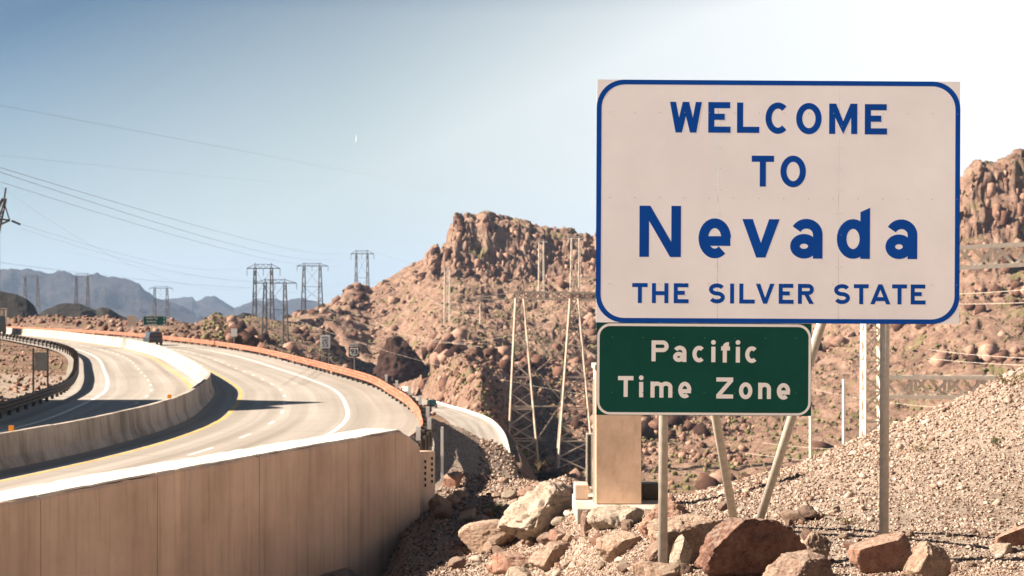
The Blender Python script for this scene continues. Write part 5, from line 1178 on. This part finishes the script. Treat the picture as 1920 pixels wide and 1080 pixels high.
# ------------------------------------------------------------------ vehicles
def wheel(parent, x, y, z, r, w):
    m_ = MB(); m_.bar((x-w/2, y, z), (x+w/2, y, z), 2*r, n=16); t = m_.build('wheel', M['black'], parent); m_ = MB(); s_ = 1 if x > 0 else -1; m_.bar((x+s_*w/2, y, z), (x+s_*(w/2+.01), y, z), r*1.1, n=12); m_.build('rim', M['galv'], t)
def car(name, label, cat, x, y, z, rz, L_, W_, H_, body, profile, glasszone=(.52, .92)):
    """profile: side outline (y along the length, z) as fractions; front towards +y"""
    root = tag(empty(name, (x, y, z), rz), label, cat)
    pts = [(a*L_-L_/2, b_*H_) for a, b_ in profile]; n = len(pts); V = []
    for sx_ in (-1, 1):
        for (yy, zz) in pts:
            tuck = 1.0 if zz < H_*.55 else 1-.22*(zz/H_-.55)/.45; V.append((sx_*W_/2*tuck, yy, zz))
    m_ = MB(); m_.add(V, [tuple(range(n)), tuple(reversed(range(n, 2*n)))]+[(k, n+k, n+(k+1) % n, (k+1) % n) for k in range(n)]); m_.build('body', body, root, bevel=.05)
    zt, zb = H_*glasszone[1], H_*glasszone[0]; y0g = min(a for a, b_ in pts if b_ > H_*.9); y1g = max(a for a, b_ in pts if b_ > H_*.9)
    for sx_ in (-1, 1):
        m_ = MB(); w1 = W_/2*(1-.22*((zb/H_)-.55)/.45 if zb/H_ > .55 else 1)+.012; w2 = W_/2*(1-.22*((zt/H_)-.55)/.45)+.012
        m_.add([(sx_*w1, y0g+.1, zb), (sx_*w1, y1g+.35, zb), (sx_*w2, y1g+.0, zt), (sx_*w2, y0g+.15, zt)], [(0, 1, 2, 3)]); m_.build('side_window', M['glass'], root)
    m_ = MB(); m_.box((0, -L_/2-.005+(.06 if glasszone[0] > .5 else 0), (zb+zt)/2), (W_*.74, .03, (zt-zb)*.9)); m_.build('rear_window', M['glass'], root)
    m_ = MB(); m_.add([(-W_*.38, y1g+.62, zb+.05), (W_*.38, y1g+.62, zb+.05), (W_*.36, y1g+.10, zt), (-W_*.36, y1g+.10, zt)], [(0, 1, 2, 3)]); m_.build('windscreen', M['glass'], root)
    for sx_ in (-1, 1):
        m_ = MB(); m_.box((sx_*W_*.42, -L_/2-.01, H_*.52), (W_*.09, .05, H_*.16)); m_.build('tail_lamp', M['red_lamp'], root)
        m_ = MB(); m_.box((sx_*W_*.36, L_/2+.01, H_*.40), (W_*.16, .05, H_*.09)); m_.build('headlight', M['sign_small_white'], root)
        for yy in (-L_*.31, L_*.31): wheel(root, sx_*(W_/2-.10), yy, .34, .35, .22)
    m_ = MB(); m_.box((0, -L_/2-.03, .45), (W_*.94, .12, .2)); m_.build('bumper', M['galv_dark'], root); return root
suvp = [(0, .22), (0, .60), (.04, .97), (.10, 1.0), (.58, 1.0), (.74, .62), (.97, .55), (1, .45), (1, .22)]
p = P(286.5, 647, 183); car('suv', 'dark sport utility vehicle driving away on the near carriageway', 'car', p[0], p[1], RZ+.004, math.radians(24), 4.6, 1.75, 1.72, M['dark_paint'], suvp)
tg = ORC[20:, :]; 
def on_old(yv, off):
    i = int(np.argmin(np.abs(ORC[:, 1]-yv))); a = ORC[max(0, i-3)]; b_ = ORC[min(len(ORC)-1, i+3)]; d = b_[:2]-a[:2]; d /= np.hypot(*d); nn = np.array((d[1], -d[0])); return ORC[i, 0]+nn[0]*off, ORC[i, 1]+nn[1]*off, ORC[i, 2]+.07, math.atan2(d[1], d[0])-math.pi/2
x, y, z, rz = on_old(283, 1.0); car('car', 'dark green car coming down the old road in the valley', 'car', x, y, z, rz, 4.4, 1.8, 1.6, M['green_paint'], suvp)
vanp = [(0, .18), (0, .90), (.03, 1.0), (.80, 1.0), (.93, .58), (1, .48), (1, .18)]
x, y, z, rz = on_old(446, -1.0); car('van', 'white van on the old road behind the guardrail', 'van', x, y, z, rz, 5.4, 2.1, 2.3, M['white_paint'], vanp)
def truck():
    p = P(-4, 628, 245); root = tag(empty('truck', (p[0], p[1], RZ+.004), math.radians(30)), 'dark truck with a pale rear frame cut off by the left picture edge', 'truck')
    m_ = MB(); m_.box((0, 1.8, 2.0), (2.3, 6.0, 2.6)); m_.build('body', M['dark_paint'], root, bevel=.06)
    m_ = MB()
    for x_ in (-1.1, 1.1): m_.box((x_, -1.35, 3.2), (.22, .2, 2.9))
    m_.box((0, -1.35, 4.55), (2.0, .2, .22)); m_.build('frame', M['sign_beige'], root)
    m_ = MB(); m_.box((.1, -1.3, 3.8), (1.1, .1, .9)); m_.build('rear_panel', M['sign_beige'], root)
    m_ = MB(); m_.box((0, -1.3, .8), (2.3, .3, .5)); m_.build('bumper', M['galv_dark'], root)
    for sx_ in (-1, 1):
        for yy in (-.6, .5, 3.9): wheel(root, sx_*1.0, yy, .48, .5, .3)
truck()

# ------------------------------------------------------------------ small plants and twigs
def weed(px, row, hpx, wpx, label, n=90, Y=None, leafm='leaf'):
    if Y is None: Y, _ = ground_at(px, row)
    k = Y/F; root = tag(empty('weed', P(px, row, Y)), label, 'plant', 'weeds among the rocks'); H = hpx*k; Wd = wpx*k
    m_ = MB(); tips = []
    for i in range(9):
        a = rng.uniform(0, 6.28); r = rng.uniform(.2, .5)*Wd; tp = (math.cos(a)*r, math.sin(a)*r*.6, H*rng.uniform(.5, 1)); m_.bar((0, 0, -.03), (tp[0]*.4, tp[1]*.4, tp[2]*.6), .008); m_.bar((tp[0]*.4, tp[1]*.4, tp[2]*.6), tp, .005); tips.append(tp)
    m_.build('stem', M['twig'], root)
    m_ = MB()
    for i in range(n):
        tp = tips[int(rng.integers(0, 9))]; c = Vector((tp[0], tp[1], tp[2]))*rng.uniform(.55, 1.02)+Vector(rng.normal(0, .06*Wd, 3)); d = Vector(rng.normal(0, 1, 3)).normalized()*.028*(H/.3+.6)*.7; e = d.cross(Vector(rng.normal(0, 1, 3))).normalized()*d.length*.32
        m_.add([c-d, c+e, c+d, c-e], [(0, 1, 2, 3)])
    f = m_.build('foliage', M[leafm], root); f['kind'] = 'stuff'
weed(922, 972, 36, 46, 'small leafy green weed beside the largest craggy boulder', 150)
weed(1010, 880, 18, 30, 'dry scrubby weed at the crest of the rubble behind the largest boulder', 60, leafm='shrub')
weed(1895, 726, 36, 60, 'dry spiky weed on the crest of the gravel slope at the right edge', 120, leafm='shrub')
weed(1868, 842, 26, 30, 'small green weed half way up the gravel slope at the right', 80)
weed(1725, 850, 18, 46, 'low dry weed on the gravel slope right of the right sign post', 70, leafm='shrub')
weed(1590, 985, 16, 40, 'low yellow green tuft between the dark red boulder and the right post', 60, leafm='shrub')
weed(1300, 985, 14, 30, 'tiny tuft of grass behind the tan boulder near the braces', 50, leafm='shrub')

# short bright vapour streak high in the sky, beyond the haze
V, Fq = boulder_mesh(900, 0, 3, .02)
o = obj_np('contrail', V*np.array((7, 7, 62)), Fq, plain('vapour_white', (.9, .9, .9), .9, 0, .02), smooth=True); o.location = P(668, 260, 12000); o.rotation_euler = (0, math.radians(4), 0)
tag(o, kind='stuff')
